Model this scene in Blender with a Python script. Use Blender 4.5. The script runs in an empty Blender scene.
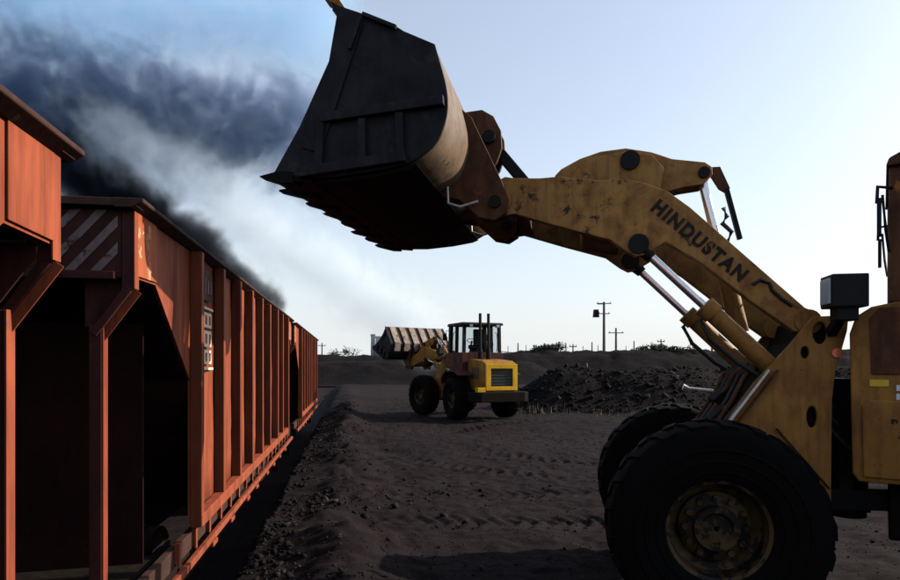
import bpy, bmesh, math, random
import numpy as np
from mathutils import Vector, Matrix
R = math.radians
random.seed(7)
rng = np.random.default_rng(11)
sc = bpy.context.scene
col = sc.collection

# ------------------------------------------------------------------ camera, sky, sun, exposure
CAM_H = 2.01
cam_d = bpy.data.cameras.new('camera')
cam_d.sensor_width = 36.0
cam_d.lens = 36.0 * 640.0 / 900.0
cam_d.shift_y = 75.0 / 900.0
cam_d.clip_end = 5000
cam = bpy.data.objects.new('camera', cam_d)
col.objects.link(cam)
cam.location = (0, 0, CAM_H)
cam.rotation_euler = (R(90), 0, 0)
sc.camera = cam

SUN_EL, SUN_AZ = 26.0, 15.0          # azimuth measured from +X towards +Y
world = bpy.data.worlds.new('World')
sc.world = world
world.use_nodes = True
wn = world.node_tree
wn.nodes.clear()
sky = wn.nodes.new('ShaderNodeTexSky')
sky.sky_type = 'NISHITA'
sky.sun_disc = False
sky.sun_elevation = R(SUN_EL)
sky.sun_rotation = R(90 - SUN_AZ)
sky.altitude = 200
sky.air_density = 1.0
sky.dust_density = 2.2
sky.ozone_density = 1.6
bg = wn.nodes.new('ShaderNodeBackground')
bg.inputs['Strength'].default_value = 0.15
wo = wn.nodes.new('ShaderNodeOutputWorld')
# pale dust haze low in the sky, the same all the way round
geo = wn.nodes.new('ShaderNodeTexCoord')
sepw = wn.nodes.new('ShaderNodeSeparateXYZ')
wn.links.new(geo.outputs['Generated'], sepw.inputs[0])
def wmath(op, a, b):
    nd = wn.nodes.new('ShaderNodeMath'); nd.operation = op
    for i, q in enumerate((a, b)):
        if isinstance(q, float): nd.inputs[i].default_value = q
        else: wn.links.new(q, nd.inputs[i])
    return nd.outputs[0]
hz = wmath('POWER', 2.718, wmath('MULTIPLY', wmath('MAXIMUM', sepw.outputs[2], 0.0), -4.2))
hz = wmath('ADD', wmath('MULTIPLY', hz, 0.68), 0.25)
wmix = wn.nodes.new('ShaderNodeMix'); wmix.data_type = 'RGBA'
wn.links.new(hz, wmix.inputs[0])
wn.links.new(sky.outputs[0], wmix.inputs[6])
wmix.inputs[7].default_value = (3.85, 4.02, 4.15, 1)
wn.links.new(wmix.outputs[2], bg.inputs[0])
wn.links.new(bg.outputs[0], wo.inputs[0])

sun_d = bpy.data.lights.new('sun', 'SUN')
sun_d.energy = 5.0
sun_d.angle = R(0.5)
sun_d.color = (1.0, 0.89, 0.74)
sun = bpy.data.objects.new('sun', sun_d)
col.objects.link(sun)
sv = Vector((math.cos(R(SUN_EL)) * math.cos(R(SUN_AZ)), math.cos(R(SUN_EL)) * math.sin(R(SUN_AZ)), math.sin(R(SUN_EL))))
sun.rotation_euler = sv.to_track_quat('Z', 'Y').to_euler()
sun.location = (30, 10, 30)

sc.view_settings.view_transform = 'Standard'
sc.view_settings.look = 'None'
sc.view_settings.gamma = 1.0
sc.view_settings.exposure = 0.6
sc.cycles.use_denoising = True
sc.cycles.volume_bounces = 3
sc.cycles.max_bounces = 6
sc.cycles.diffuse_bounces = 0
sc.cycles.volume_step_rate = 2.5
sc.cycles.volume_max_steps = 128

# ------------------------------------------------------------------ mesh helper
class MB:
    def __init__(self):
        self.v, self.f = [], []
    def add(self, vs, fs):
        o = len(self.v)
        self.v += [tuple(p) for p in vs]
        self.f += [tuple(i + o for i in f) for f in fs]
        return self
    def box(self, c, s, m=None):
        x, y, z = s[0] / 2, s[1] / 2, s[2] / 2
        vs = [Vector((sx * x, sy * y, sz * z)) for sz in (-1, 1) for sy in (-1, 1) for sx in (-1, 1)]
        if m is not None:
            vs = [m @ p for p in vs]
        vs = [p + Vector(c) for p in vs]
        return self.add(vs, [(0, 2, 3, 1), (4, 5, 7, 6), (0, 1, 5, 4), (2, 6, 7, 3), (0, 4, 6, 2), (1, 3, 7, 5)])
    def bar(self, p0, p1, w, h, up=(0, 0, 1)):
        """rectangular bar from p0 to p1"""
        p0, p1 = Vector(p0), Vector(p1)
        d = (p1 - p0).normalized()
        s = d.cross(Vector(up))
        if s.length < 1e-4:
            s = d.cross(Vector((0, 1, 0)))
        s.normalize()
        u = s.cross(d)
        vs = []
        for p in (p0, p1):
            for a, b in ((-1, -1), (1, -1), (1, 1), (-1, 1)):
                vs.append(p + s * a * w / 2 + u * b * h / 2)
        return self.add(vs, [(3, 2, 1, 0), (4, 5, 6, 7), (0, 1, 5, 4), (1, 2, 6, 5), (2, 3, 7, 6), (3, 0, 4, 7)])
    def prism(self, prof, y0, y1, axis='y'):
        """outline (a,b) -> (x,z) extruded along y, or (y,z) along x, or (x,y) along z"""
        n = len(prof)
        def P(a, b, t):
            return (a, t, b) if axis == 'y' else ((t, a, b) if axis == 'x' else (a, b, t))
        vs = [P(a, b, y0) for a, b in prof] + [P(a, b, y1) for a, b in prof]
        fs = [tuple(range(n)), tuple(range(2 * n - 1, n - 1, -1))]
        fs += [(i, i + n, (i + 1) % n + n, (i + 1) % n) for i in range(n)]
        return self.add(vs, fs)
    def tube(self, pts, r, n=10, caps=True):
        pts = [Vector(p) for p in pts]
        rs = r if isinstance(r, (list, tuple)) else [r] * len(pts)
        vs, fs = [], []
        ref = Vector((0, 0, 1))
        for i, p in enumerate(pts):
            d = (pts[min(i + 1, len(pts) - 1)] - pts[max(i - 1, 0)]).normalized()
            s = d.cross(ref)
            if s.length < .05:
                s = d.cross(Vector((0, 1, 0)))
            s.normalize()
            u = s.cross(d)
            for k in range(n):
                a = 2 * math.pi * k / n
                vs.append(p + (s * math.cos(a) + u * math.sin(a)) * rs[i])
        for i in range(len(pts) - 1):
            for k in range(n):
                k2 = (k + 1) % n
                fs.append((i * n + k, i * n + k2, (i + 1) * n + k2, (i + 1) * n + k))
        if caps:
            fs.append(tuple(range(n - 1, -1, -1)))
            fs.append(tuple(range((len(pts) - 1) * n, len(pts) * n)))
        return self.add(vs, fs)
    def lathe(self, prof, c, n=40, axis='y'):
        """prof list of (r, t): ring radius and position along axis"""
        vs, fs = [], []
        c = Vector(c)
        for r, t in prof:
            for k in range(n):
                a = 2 * math.pi * k / n
                q = (r * math.cos(a), t, r * math.sin(a)) if axis == 'y' else (r * math.cos(a), r * math.sin(a), t)
                vs.append(c + Vector(q))
        for i in range(len(prof) - 1):
            for k in range(n):
                k2 = (k + 1) % n
                fs.append((i * n + k, (i + 1) * n + k, (i + 1) * n + k2, i * n + k2))
        return self.add(vs, fs)
    def build(self, name, mat, parent=None, xf=None, bevel=0, smooth=None, fix=True):
        me = bpy.data.meshes.new(name)
        vs = self.v if xf is None else [tuple(xf @ Vector(p)) for p in self.v]
        me.from_pydata(vs, [], self.f)
        if fix:
            bm = bmesh.new()
            bm.from_mesh(me)
            bmesh.ops.recalc_face_normals(bm, faces=bm.faces)
            bm.to_mesh(me)
            bm.free()
        me.materials.append(mat)
        if smooth is not None:
            me.polygons.foreach_set('use_smooth', [True] * len(me.polygons))
            me.set_sharp_from_angle(angle=R(smooth))
        o = bpy.data.objects.new(name, me)
        col.objects.link(o)
        if parent is not None:
            o.parent = parent
        if bevel:
            b = o.modifiers.new('bevel', 'BEVEL')
            b.width = bevel
            b.segments = 2
            b.limit_method = 'ANGLE'
            b.angle_limit = R(40)
        return o

def tag(o, label, cat=None, group=None, kind=None):
    if label: o['label'] = label
    if cat: o['category'] = cat
    if group: o['group'] = group
    if kind: o['kind'] = kind
    return o

def empty(name, loc, rz=0):
    o = bpy.data.objects.new(name, None)
    col.objects.link(o)
    o.location = loc
    o.rotation_euler = (0, 0, rz)
    o.empty_display_size = .3
    return o

def copy_tree(o, parent=None):
    c = o.copy()
    col.objects.link(c)
    c.parent = parent
    for ch in list(o.children):
        copy_tree(ch, c)
    return c

# ------------------------------------------------------------------ materials
class NT:
    def __init__(self, name, volume=False):
        self.m = bpy.data.materials.new(name)
        self.m.use_nodes = True
        self.t = self.m.node_tree
        self.t.nodes.clear()
        self.out = self.t.nodes.new('ShaderNodeOutputMaterial')
        self.tc = self.t.nodes.new('ShaderNodeTexCoord')
    def n(self, kind, **kw):
        nd = self.t.nodes.new('ShaderNode' + kind)
        for k, v in kw.items():
            setattr(nd, k, v)
        return nd
    def link(self, a, b):
        self.t.links.new(a, b)
    def setin(self, sock, v):
        if hasattr(v, 'is_output') or isinstance(v, bpy.types.NodeSocket):
            self.link(v, sock)
        else:
            sock.default_value = v
    def math(self, op, a, b=0.0, c=0.0, clamp=False):
        nd = self.n('Math', operation=op, use_clamp=clamp)
        self.setin(nd.inputs[0], a); self.setin(nd.inputs[1], b); self.setin(nd.inputs[2], c)
        return nd.outputs[0]
    def mapped(self, scale=(1, 1, 1), loc=(0, 0, 0), src='Object'):
        mp = self.n('Mapping')
        mp.inputs['Scale'].default_value = scale
        mp.inputs['Location'].default_value = loc
        self.link(self.tc.outputs[src], mp.inputs['Vector'])
        return mp.outputs[0]
    def noise(self, vec, scale, detail=6, rough=.6, dist=0.0):
        nd = self.n('TexNoise')
        nd.inputs['Scale'].default_value = scale
        nd.inputs['Detail'].default_value = detail
        nd.inputs['Roughness'].default_value = rough
        nd.inputs['Distortion'].default_value = dist
        self.link(vec, nd.inputs['Vector'])
        return nd.outputs[0]
    def ramp(self, fac, stops):
        nd = self.n('ValToRGB')
        cr = nd.color_ramp
        while len(cr.elements) < len(stops):
            cr.elements.new(.5)
        for e, (p, c) in zip(cr.elements, stops):
            e.position = p
            e.color = c if len(c) == 4 else (*c, 1)
        self.link(fac, nd.inputs[0])
        return nd.outputs[0]
    def mix(self, fac, a, b):
        nd = self.n('Mix', data_type='RGBA')
        self.setin(nd.inputs[0], fac)
        self.setin(nd.inputs[6], a if not isinstance(a, tuple) else (*a, 1))
        self.setin(nd.inputs[7], b if not isinstance(b, tuple) else (*b, 1))
        return nd.outputs[2]
    def bsdf(self, color, rough=.6, metal=0.0, bump=None, bstr=.3, bdist=.01, spec=.4):
        p = self.n('BsdfPrincipled')
        self.setin(p.inputs['Base Color'], color if not isinstance(color, tuple) else (*color, 1))
        self.setin(p.inputs['Roughness'], rough)
        self.setin(p.inputs['Metallic'], metal)
        p.inputs['Specular IOR Level'].default_value = spec
        if bump is not None:
            b = self.n('Bump')
            b.inputs['Strength'].default_value = bstr
            b.inputs['Distance'].default_value = bdist
            self.link(bump, b.inputs['Height'])
            self.link(b.outputs[0], p.inputs['Normal'])
        self.link(p.outputs[0], self.out.inputs['Surface'])
        return p

def worn_paint(name, base, dark, rust, rough=.6, chip=.60, streak=3.0, seed=0.0, chipw=.02, dirt=.75, spec=.16):
    """paint faded in patches, grime in soft streaks, sharp-edged chips that show rust or primer"""
    t = NT(name)
    v = t.mapped((1, 1, 1), (seed, seed * .7, seed * .3))
    vs = t.mapped((4, 4, 4.0 / streak), (seed * 1.7, seed, seed))
    n1 = t.noise(v, 1.3, 6, .6)
    n2 = t.noise(vs, 1.6, 8, .65, .4)
    n3 = t.noise(v, 5.5, 10, .68, .2)
    n4 = t.noise(v, 40, 4, .6)
    c = t.mix(t.ramp(n1, [(.35, (0, 0, 0)), (.68, (1, 1, 1))]), tuple(x * .78 for x in base), tuple(min(1, x * 1.12) for x in base))
    c = t.mix(t.math('MULTIPLY', t.ramp(n2, [(.42, (0, 0, 0)), (.72, (1, 1, 1))]), dirt), c, dark)
    vf = t.mapped((22, 22, 1.3), (seed, seed * 2.2, seed * .4))
    n5 = t.noise(vf, 1.0, 5, .6, .2)
    c = t.mix(t.math('MULTIPLY', t.ramp(n5, [(.52, (0, 0, 0)), (.78, (1, 1, 1))]), dirt * .8), c, dark)
    ch = t.ramp(n3, [(chip, (0, 0, 0)), (chip + chipw, (1, 1, 1))])
    c = t.mix(ch, c, rust)
    rg = t.ramp(n2, [(.3, (rough - .12,) * 3), (.7, (min(1, rough + .2),) * 3)])
    h = t.math('ADD', t.math('MULTIPLY', ch, -.6), t.math('MULTIPLY', n4, .5))
    t.bsdf(c, rg, 0, h, .35, .006, spec)
    return t.m

def plain(name, c, rough=.6, metal=0., var=.35, scale=9, bstr=.25, spec=.4):
    t = NT(name)
    v = t.mapped()
    n1 = t.noise(v, scale, 8, .65)
    cc = t.mix(t.ramp(n1, [(.3, (0, 0, 0)), (.7, (1, 1, 1))]), tuple(x * (1 - var) for x in c), tuple(min(1, x * (1 + var)) for x in c))
    t.bsdf(cc, rough, metal, n1, bstr, .01, spec)
    return t.m

M = {}
M['wagon'] = worn_paint('wagon_oxide_paint', (.268, .062, .027), (.085, .018, .010), (.15, .06, .035), .66, .60, 7, 0, .06, .85)
M['wagon_rib'] = worn_paint('shade_dark_rib_paint', (.19, .045, .019), (.06, .014, .009), (.10, .04, .024), .65, .62, 7, 1.6, .03, .55)  # flank shade put into the whole rib colour, darker than the panels
M['wagon_peel'] = worn_paint('peeling_wagon_paint', (.33, .082, .032), (.17, .042, .02), (.42, .26, .15), .65, .575, 6, 3.3, .02, .4)
M['wagon_end'] = worn_paint('shaded_wagon_end_paint', (.06, .016, .013), (.02, .008, .008), (.05, .022, .018), .7, .62, 3, 5.1, .03, .8)  # shade of the camera-facing ends and posts put into a darker paint
M['wagon_inner'] = worn_paint('shade_blackened_paint', (.022, .007, .006), (.010, .005, .005), (.03, .012, .01), .8, .62, 2, 6.1, .05, .7, .06)  # darker copy of the end paint, carrying the deep shade under the hopper
M['wagon_dark'] = worn_paint('sooty_wagon_rim', (.05, .022, .018), (.018, .01, .01), (.10, .05, .03), .75, .64, 2, 8.1, .03, .7)
M['stripe'] = worn_paint('worn_white_stripe_paint', (.20, .155, .15), (.07, .035, .033), (.05, .016, .014), .7, .55, 2, 2.2, .05, .8)
M['stencil'] = worn_paint('stencil_white_paint', (.72, .62, .52), (.5, .32, .22), (.42, .12, .06), .7, .62, 2, 4.2, .03, .5)
M['under'] = plain('sooty_underframe_steel', (.012, .009, .008), .9, 0, .4, 14, .25, .05)
M['rail'] = plain('rail_steel', (.03, .02, .016), .8, 0, .3, 20, .2, .1)
M['sleeper'] = plain('sooty_concrete', (.06, .055, .05), .9, 0, .4, 8)
M['ochre'] = worn_paint('grimy_ochre_paint', (.315, .138, .030), (.095, .038, .012), (.014, .01, .008), .5, .655, 2, 1.0, .02, .75)
M['ochre_chip'] = worn_paint('scuffed_ochre_paint', (.350, .160, .042), (.115, .047, .016), (.018, .012, .009), .5, .585, 1.2, 6.4, .07, .9)
M['brown'] = worn_paint('rusty_brown_paint', (.105, .038, .014), (.028, .011, .007), (.22, .075, .014), .6, .60, 2, 2.7, .06, .85)
M['yellow'] = worn_paint('yellow_machine_paint', (.66, .36, .010), (.32, .16, .02), (.08, .05, .03), .42, .68, 2, 0.4, .02, .5)
M['yellow_dirty'] = worn_paint('dirty_yellow_machine_paint', (.31, .14, .015), (.075, .034, .014), (.05, .03, .02), .55, .62, 2, 9.4, .02, .85)
M['hood_dark'] = worn_paint('sooty_hood_paint', (.20, .085, .02), (.045, .02, .012), (.03, .018, .012), .6, .60, 2, 4.4, .03, .9)
M['maroon'] = worn_paint('sooty_maroon_paint', (.07, .018, .014), (.02, .008, .008), (.02, .012, .01), .6, .60, 2, 3.9, .03, .8)
M['steel'] = worn_paint('bucket_side_steel', (.0145, .014, .0175), (.007, .0065, .008), (.030, .025, .023), .65, .575, 1.5, 6.6, .10, .7, .12)
M['teeth'] = plain('worn_tooth_steel', (.0075, .0065, .006), .75, 0, .4, 12, .25, .05)
M['shell'] = worn_paint('worn_bucket_shell', (.165, .115, .078), (.05, .032, .022), (.03, .022, .017), .5, .60, 1, 5.5, .03, .8)
M['tyre'] = worn_paint('dusty_tyre_rubber', (.0036, .0033, .0035), (.0075, .0062, .0056), (.011, .009, .0078), .9, .62, 1, 3.1, .12, .6, .06)
M['rim'] = worn_paint('greasy_rim_paint', (.085, .050, .018), (.014, .010, .008), (.010, .008, .007), .55, .50, 1, 7.7, .03, .8)
M['chrome'] = plain('chromed_rod', (.62, .64, .70), .22, .9, .1, 30, .05)
M['black'] = plain('black_metal', (.006, .006, .007), .6, 0, .3, 10, .15, .15)
M['hose'] = plain('rubber_hose', (.012, .012, .013), .6, 0, .3, 20)
M['grille'] = plain('dark_grille', (.015, .014, .018), .6, 0, .3, 20)
M['seat'] = plain('seat_vinyl', (.03, .028, .03), .7, 0, .3, 12)
M['letter'] = worn_paint('faded_black_lettering', (.012, .009, .008), (.025, .015, .009), (.14, .06, .02), .6, .585, 1.2, 2.9, .08, .5)
M['white'] = plain('white_decal', (.62, .60, .58), .6, 0, .15, 20)
M['yellow_decal'] = plain('yellow_decal', (.62, .38, .03), .6, 0, .15, 20)
M['pipe'] = plain('pale_pipe', (.55, .52, .5), .4, .2, .2, 20)
M['mud'] = worn_paint('dried_mud', (.30, .235, .195), (.11, .078, .062), (.05, .035, .03), .8, .56, 1, 1.9, .06, .8)
M['wood'] = plain('weathered_pole', (.10, .085, .075), .85, 0, .3, 6)
M['farmetal'] = plain('grey_pole_metal', (.16, .16, .17), .7, .2, .2, 6)
def _gl():
    t = NT('cab_glass')
    p = t.bsdf((.75, .8, .82), .05)
    p.inputs['Transmission Weight'].default_value = 1.0
    p.inputs['IOR'].default_value = 1.01
    p.inputs['Roughness'].default_value = .02
    return t.m
M['glass'] = _gl()
def _lens(name, c, em=0):
    t = NT(name)
    p = t.bsdf(c, .25)
    p.inputs['Coat Weight'].default_value = .5
    return t.m
M['orange_lens'] = _lens('orange_reflector', (.85, .13, .04))
M['lamp_lens'] = _lens('lamp_lens', (.35, .36, .4))
def _coal(name, c0, c1, bs, ts):
    t = NT(name)
    v = t.mapped()
    n1 = t.noise(v, .35, 8, .6)
    n2 = t.noise(v, 3.0, 10, .7, .2)
    n3 = t.noise(v, 34.0, 9, .8)
    c = t.mix(t.ramp(n1, [(.35, (0, 0, 0)), (.66, (1, 1, 1))]), c0, c1)
    c = t.mix(t.ramp(n2, [(.36, (.75, .75, .75)), (.62, (0, 0, 0))]), c, tuple(x * .5 for x in c0))
    c = t.mix(t.ramp(n3, [(.66, (0, 0, 0)), (.74, (.55, .55, .55))]), c, (.07, .06, .058))
    n4 = t.noise(v, 9.0, 8, .7, .3)
    h = t.math('ADD', t.math('MULTIPLY', n2, .8), t.math('ADD', t.math('MULTIPLY', n3, .35), t.math('MULTIPLY', n4, .5)))
    t.bsdf(c, 1.0, 0, h, bs, ts, .06)
    return t.m
M['ground'] = _coal('coal_dust_ground', (.0120, .0090, .0102), (.0205, .0150, .0162), .8, .05)
M['bank'] = _coal('coal_bank_earth', (.0085, .0075, .0085), (.016, .0135, .014), 1.0, .2)
def _lump():
    t = NT('coal_lump')
    n = t.noise(t.mapped(), 2.2, 2, .5)
    c = t.ramp(n, [(.42, (.008, .007, .0075)), (.62, (.017, .0145, .0145)), (.72, (.06, .05, .047))])
    t.bsdf(c, .9, 0, t.noise(t.mapped(), 30, 4, .6), .5, .01, .06)
    return t.m
M['lump'] = _lump()
def _leaf(name, c0, c1):
    t = NT(name)
    n = t.noise(t.mapped(), 1.5, 3, .5)
    t.bsdf(t.mix(n, c0, c1), .8, 0, None)
    return t.m
M['leaf'] = _leaf('dusty_foliage', (.012, .017, .010), (.03, .034, .02))
M['weed'] = _leaf('dry_weed', (.014, .016, .009), (.035, .031, .019))

# ------------------------------------------------------------------ ground
AR = math.atan(100 / 640.0)           # rail direction is AR to the left of +Y
LAT = 1.35                            # distance from the camera to the wagon side plane
NX, NY = math.cos(AR), math.sin(AR)

def vnoise(x, y, seed):
    xi, yi = np.floor(x).astype(np.int64), np.floor(y).astype(np.int64)
    xf, yf = x - xi, y - yi
    def h(i, j):
        n = (i * 374761393 + j * 668265263 + seed * 974634777) & 0xffffffff
        n = ((n ^ (n >> 13)) * 1274126177) & 0xffffffff
        return ((n ^ (n >> 16)) & 0xffff) / 65535.0
    u, v = xf * xf * (3 - 2 * xf), yf * yf * (3 - 2 * yf)
    a = h(xi, yi) * (1 - u) + h(xi + 1, yi) * u
    b = h(xi, yi + 1) * (1 - u) + h(xi + 1, yi + 1) * u
    return a * (1 - v) + b * v - .5
def fbm(x, y, s, seed, o=4):
    r = np.zeros_like(x); a = 1.0
    for k in range(o):
        r += a * vnoise(x * s, y * s, seed + k * 17); s *= 2.03; a *= .52
    return r
def sstep(a, b, x):
    t = np.clip((x - a) / (b - a), 0, 1)
    return t * t * (3 - 2 * t)
def ground_h(x, y):
    d = x * NX + y * NY + LAT
    flat = sstep(.55, 1.15, d)
    z = -.62 + .62 * sstep(.02, .34, d + .10 * fbm(x, y, 1.6, 5, 2)) + .35 * (1 - sstep(-7, -4.2, d))
    berm = np.exp(-((d - 1.25) / .55) ** 2) * (.20 + .30 * fbm(x, y, .9, 3))
    z = z + np.maximum(berm, 0) * sstep(.15, .6, d)
    near = sstep(.7, 1.4, d)
    z = z + near * (.08 * fbm(x, y, .45, 21, 3) + .030 * fbm(x, y, 2.6, 31, 4)) + .035 * fbm(x, y, 6.0, 77, 3) * sstep(.1, .6, d) - .025 * near * np.maximum(0, .22 - np.abs(fbm(x, y, 1.7, 87, 3))) * 2
    # wheel tracks: two lugged ruts running left to right in front of the machine, older curved ones beyond
    def rut(cx, cw, along, amp, pitch, slant, mask):
        e = (cx) / cw
        body = np.exp(-np.abs(e) ** 4)
        lug = np.tanh(4 * np.sin(2 * math.pi * (along + slant * np.abs(cx)) / pitch))
        return mask * body * (amp * (.5 * lug - .55))
    m1 = sstep(-1.6, -.9, x) * (1 - sstep(4, 6, x)) * (.65 + .7 * vnoise(x * .9, y * .9, 91))
    z = z + rut(y - (8.15 + .06 * x), .36, x, .05, .23, .55, m1)
    z = z + rut(y - (9.9 + .10 * x), .36, x + .1, .045, .23, .55, m1)
    rad = np.hypot(x - 4.5, y - 17.5)
    m2 = sstep(11, 12.5, y) * (1 - sstep(20, 23, y)) * (.5 + .9 * vnoise(x * .5, y * .5, 41))
    ang = np.arctan2(y - 17.5, x - 4.5)
    z = z + rut(rad - 4.6, .34, ang * 4.6, .085, .3, .5, m2) + rut(rad - 6.6, .34, ang * 6.6, .085, .3, .5, m2)
    # dozed ridges of spill in the middle of the yard
    z = z + .16 * np.maximum(0, fbm(x, y, .38, 52, 4)) * sstep(10, 13, y) * (1 - sstep(30, 36, y)) * near
    return z

xs = np.unique(np.concatenate([np.linspace(-3.4, 3.6, 176), np.linspace(3.6, 12, 84), np.linspace(-12, -3.4, 34), 12 + 8 * (np.geomspace(1, 60, 40) - 1), -12 - 8 * (np.geomspace(1, 60, 34) - 1)]))
ys = np.unique(np.concatenate([np.linspace(-4, 5.5, 40), np.linspace(5.5, 14, 200), np.linspace(14, 40, 190), 40 + 20 * (np.geomspace(1, 90, 70) - 1), -4 - 6 * (np.geomspace(1, 12, 8) - 1)]))
def grid_obj(name, xs, ys, hf, mat):
    X, Y = np.meshgrid(xs, ys)
    Z = hf(X, Y)
    nx, ny = len(xs), len(ys)
    co = np.stack([X.ravel(), Y.ravel(), Z.ravel()], 1).astype(np.float32)
    i = (np.arange(ny - 1)[:, None] * nx + np.arange(nx - 1)[None, :]).ravel()
    q = np.stack([i, i + 1, i + nx + 1, i + nx], 1).astype(np.int32)
    me = bpy.data.meshes.new(name)
    me.vertices.add(len(co)); me.vertices.foreach_set('co', co.ravel())
    me.loops.add(q.size); me.loops.foreach_set('vertex_index', q.ravel())
    me.polygons.add(len(q))
    me.polygons.foreach_set('loop_start', np.arange(0, q.size, 4, dtype=np.int32))
    me.polygons.foreach_set('loop_total', np.full(len(q), 4, dtype=np.int32))
    me.polygons.foreach_set('use_smooth', np.ones(len(q), dtype=bool))
    me.update()
    me.materials.append(mat)
    o = bpy.data.objects.new(name, me)
    col.objects.link(o)
    return o
def far_flat(x, y):
    k = 1 - sstep(45, 80, np.hypot(x, y))
    return ground_h(x, y) * k
ground = grid_obj('ground', xs, ys, far_flat, M['ground'])
tag(ground, 'dark coal dust yard with wheel tracks', kind='structure')

# banks: ridges of spoil with broken crests
def ridge(name, x0, x1, yc, w, top, seed, label, nx=160, ny=34, rough=.5, ends=4.0, amp=.16):
    xs_ = np.linspace(x0, x1, nx); ys_ = np.linspace(yc - w, yc + w, ny)
    def hf(x, y):
        t = np.abs(y - yc - 1.2 * fbm(x, y * 0, .12, seed + 3, 3)) / w
        prof = 1 - sstep(.12, .95, t)
        e = sstep(x0, x0 + ends, x) * (1 - sstep(x1 - ends, x1, x))
        tp = top(x) if callable(top) else top
        return -.12 + (tp + .12) * prof * e * (1 + amp * fbm(x, y, .22, seed, 4)) + rough * prof * e * (fbm(x, y, .7, seed + 9, 5) * .5 + .22 * np.abs(fbm(x, y, 1.9, seed + 29, 4)))
    o = grid_obj(name, xs_, ys_, hf, M['bank'])
    tag(o, label, kind='structure')
    return o
ridge('coal_bank', 1.4, 60, 31.5, 4.8, 1.80, 5, 'near bank of broken coal behind the yellow loader', 560, 100, .7, 4.2, .05)
ridge('spoil_ridge', -8, 190, 84, 12, 3.75, 15, 'long dark ridge on the right skyline', 460, 60, .9, 18, .07)
ridge('spoil_ridge', -80, 16, 74, 10, 2.3, 25, 'low dark ridge on the left skyline', 300, 44, .7, 8, .08)
ridge('spoil_ridge', -110, 30, 118, 12, 3.6, 35, 'distant pale ridge beyond the wagons', 160, 24, .8, 8)

# coal lumps lying about (the bank is covered with them too)
ico = [(0, 0, 1), (.894, 0, .447), (.276, .851, .447), (-.724, .526, .447), (-.724, -.526, .447), (.276, -.851, .447),
       (.724, .526, -.447), (-.276, .851, -.447), (-.894, 0, -.447), (-.276, -.851, -.447), (.724, -.526, -.447), (0, 0, -1)]
icf = [(0, 1, 2), (0, 2, 3), (0, 3, 4), (0, 4, 5), (0, 5, 1), (1, 6, 2), (2, 7, 3), (3, 8, 4), (4, 9, 5), (5, 10, 1),
       (6, 7, 2), (7, 8, 3), (8, 9, 4), (9, 10, 5), (10, 6, 1), (11, 7, 6), (11, 8, 7), (11, 9, 8), (11, 10, 9), (11, 6, 10)]
def lumps(name, px, py, pz, sz, label):
    n = len(px)
    V = np.array(ico)[None] * (1 + rng.uniform(-.5, .45, (n, 12, 1))) + rng.uniform(-.18, .18, (n, 12, 3))
    sc3 = np.stack([rng.uniform(.7, 1.4, n), rng.uniform(.7, 1.4, n), rng.uniform(.5, .95, n)], 1)
    V = V * sc3[:, None, :] * sz[:, None, None]
    a = rng.uniform(0, 6.28, n)
    c, s = np.cos(a)[:, None], np.sin(a)[:, None]
    tl = rng.uniform(-.6, .6, n)[:, None]
    x = V[..., 0] * c - V[..., 1] * s; y = V[..., 0] * s + V[..., 1] * c
    z = V[..., 2] + tl * x
    P = np.stack([x + px[:, None], y + py[:, None], z + pz[:, None]], 2).reshape(-1, 3).astype(np.float32)
    Fc = (np.array(icf)[None] + (np.arange(n) * 12)[:, None, None]).reshape(-1, 3).astype(np.int32)
    me = bpy.data.meshes.new(name)
    me.vertices.add(len(P)); me.vertices.foreach_set('co', P.ravel())
    me.loops.add(Fc.size); me.loops.foreach_set('vertex_index', Fc.ravel())
    me.polygons.add(len(Fc))
    me.polygons.foreach_set('loop_start', np.arange(0, Fc.size, 3, dtype=np.int32))
    me.polygons.foreach_set('loop_total', np.full(len(Fc), 3, dtype=np.int32))
    me.update(); me.materials.append(M['lump'])
    o = bpy.data.objects.new(name, me); col.objects.link(o)
    return tag(o, label, 'coal', kind='stuff')
n = 11000
d_ = np.clip(rng.gamma(2.2, .38, n) + .06, .06, 3.4); s_ = rng.uniform(3.5, 30, n)
px_ = NX * (d_ - LAT) - NY * s_; py_ = NY * (d_ - LAT) + NX * s_
kp = fbm(px_, py_, .9, 61, 3) + .25 * rng.random(n) > .02
px_, py_ = px_[kp], py_[kp]; n = len(px_)
sz_ = .004 + .011 * rng.random(n) + .04 * rng.random(n) ** 9
lumps('coal_lumps', px_, py_, far_flat(px_, py_) + sz_ * .2, sz_, 'broken coal lumps spilled in a strip beside the wagons')
n = 15000
px_ = rng.uniform(-2.2, 11, n); py_ = 5 + 26 * rng.random(n) ** 1.5
k = (px_ * NX + py_ * NY + LAT) > .9
px_, py_ = px_[k], py_[k]
sz_ = .003 + .022 * rng.random(len(px_)) ** 14 + .006 * rng.random(len(px_))
lumps('coal_crumbs', px_, py_, far_flat(px_, py_) + sz_ * .2, sz_, 'small coal crumbs strewn across the open yard')

n = 4500
bx = rng.uniform(2.6, 22, n); by = rng.uniform(26.8, 31.2, n)
bk_o = bpy.data.objects['coal_bank']
bxs = np.linspace(1.4, 60, 560); bys = np.linspace(31.5 - 4.8, 31.5 + 4.8, 100)
bco = np.empty(560 * 100 * 3, dtype=np.float32); bk_o.data.vertices.foreach_get('co', bco)
bz = bco.reshape(100, 560, 3)[..., 2]
iz = bz[np.clip(np.searchsorted(bys, by), 0, 99), np.clip(np.searchsorted(bxs, bx), 0, 559)]
bs_ = .012 + .03 * rng.random(n) + .13 * rng.random(n) ** 12
lumps('coal_rubble', bx, by, iz + bs_ * .1, bs_, 'coal rubble covering the face of the near bank')

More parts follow.
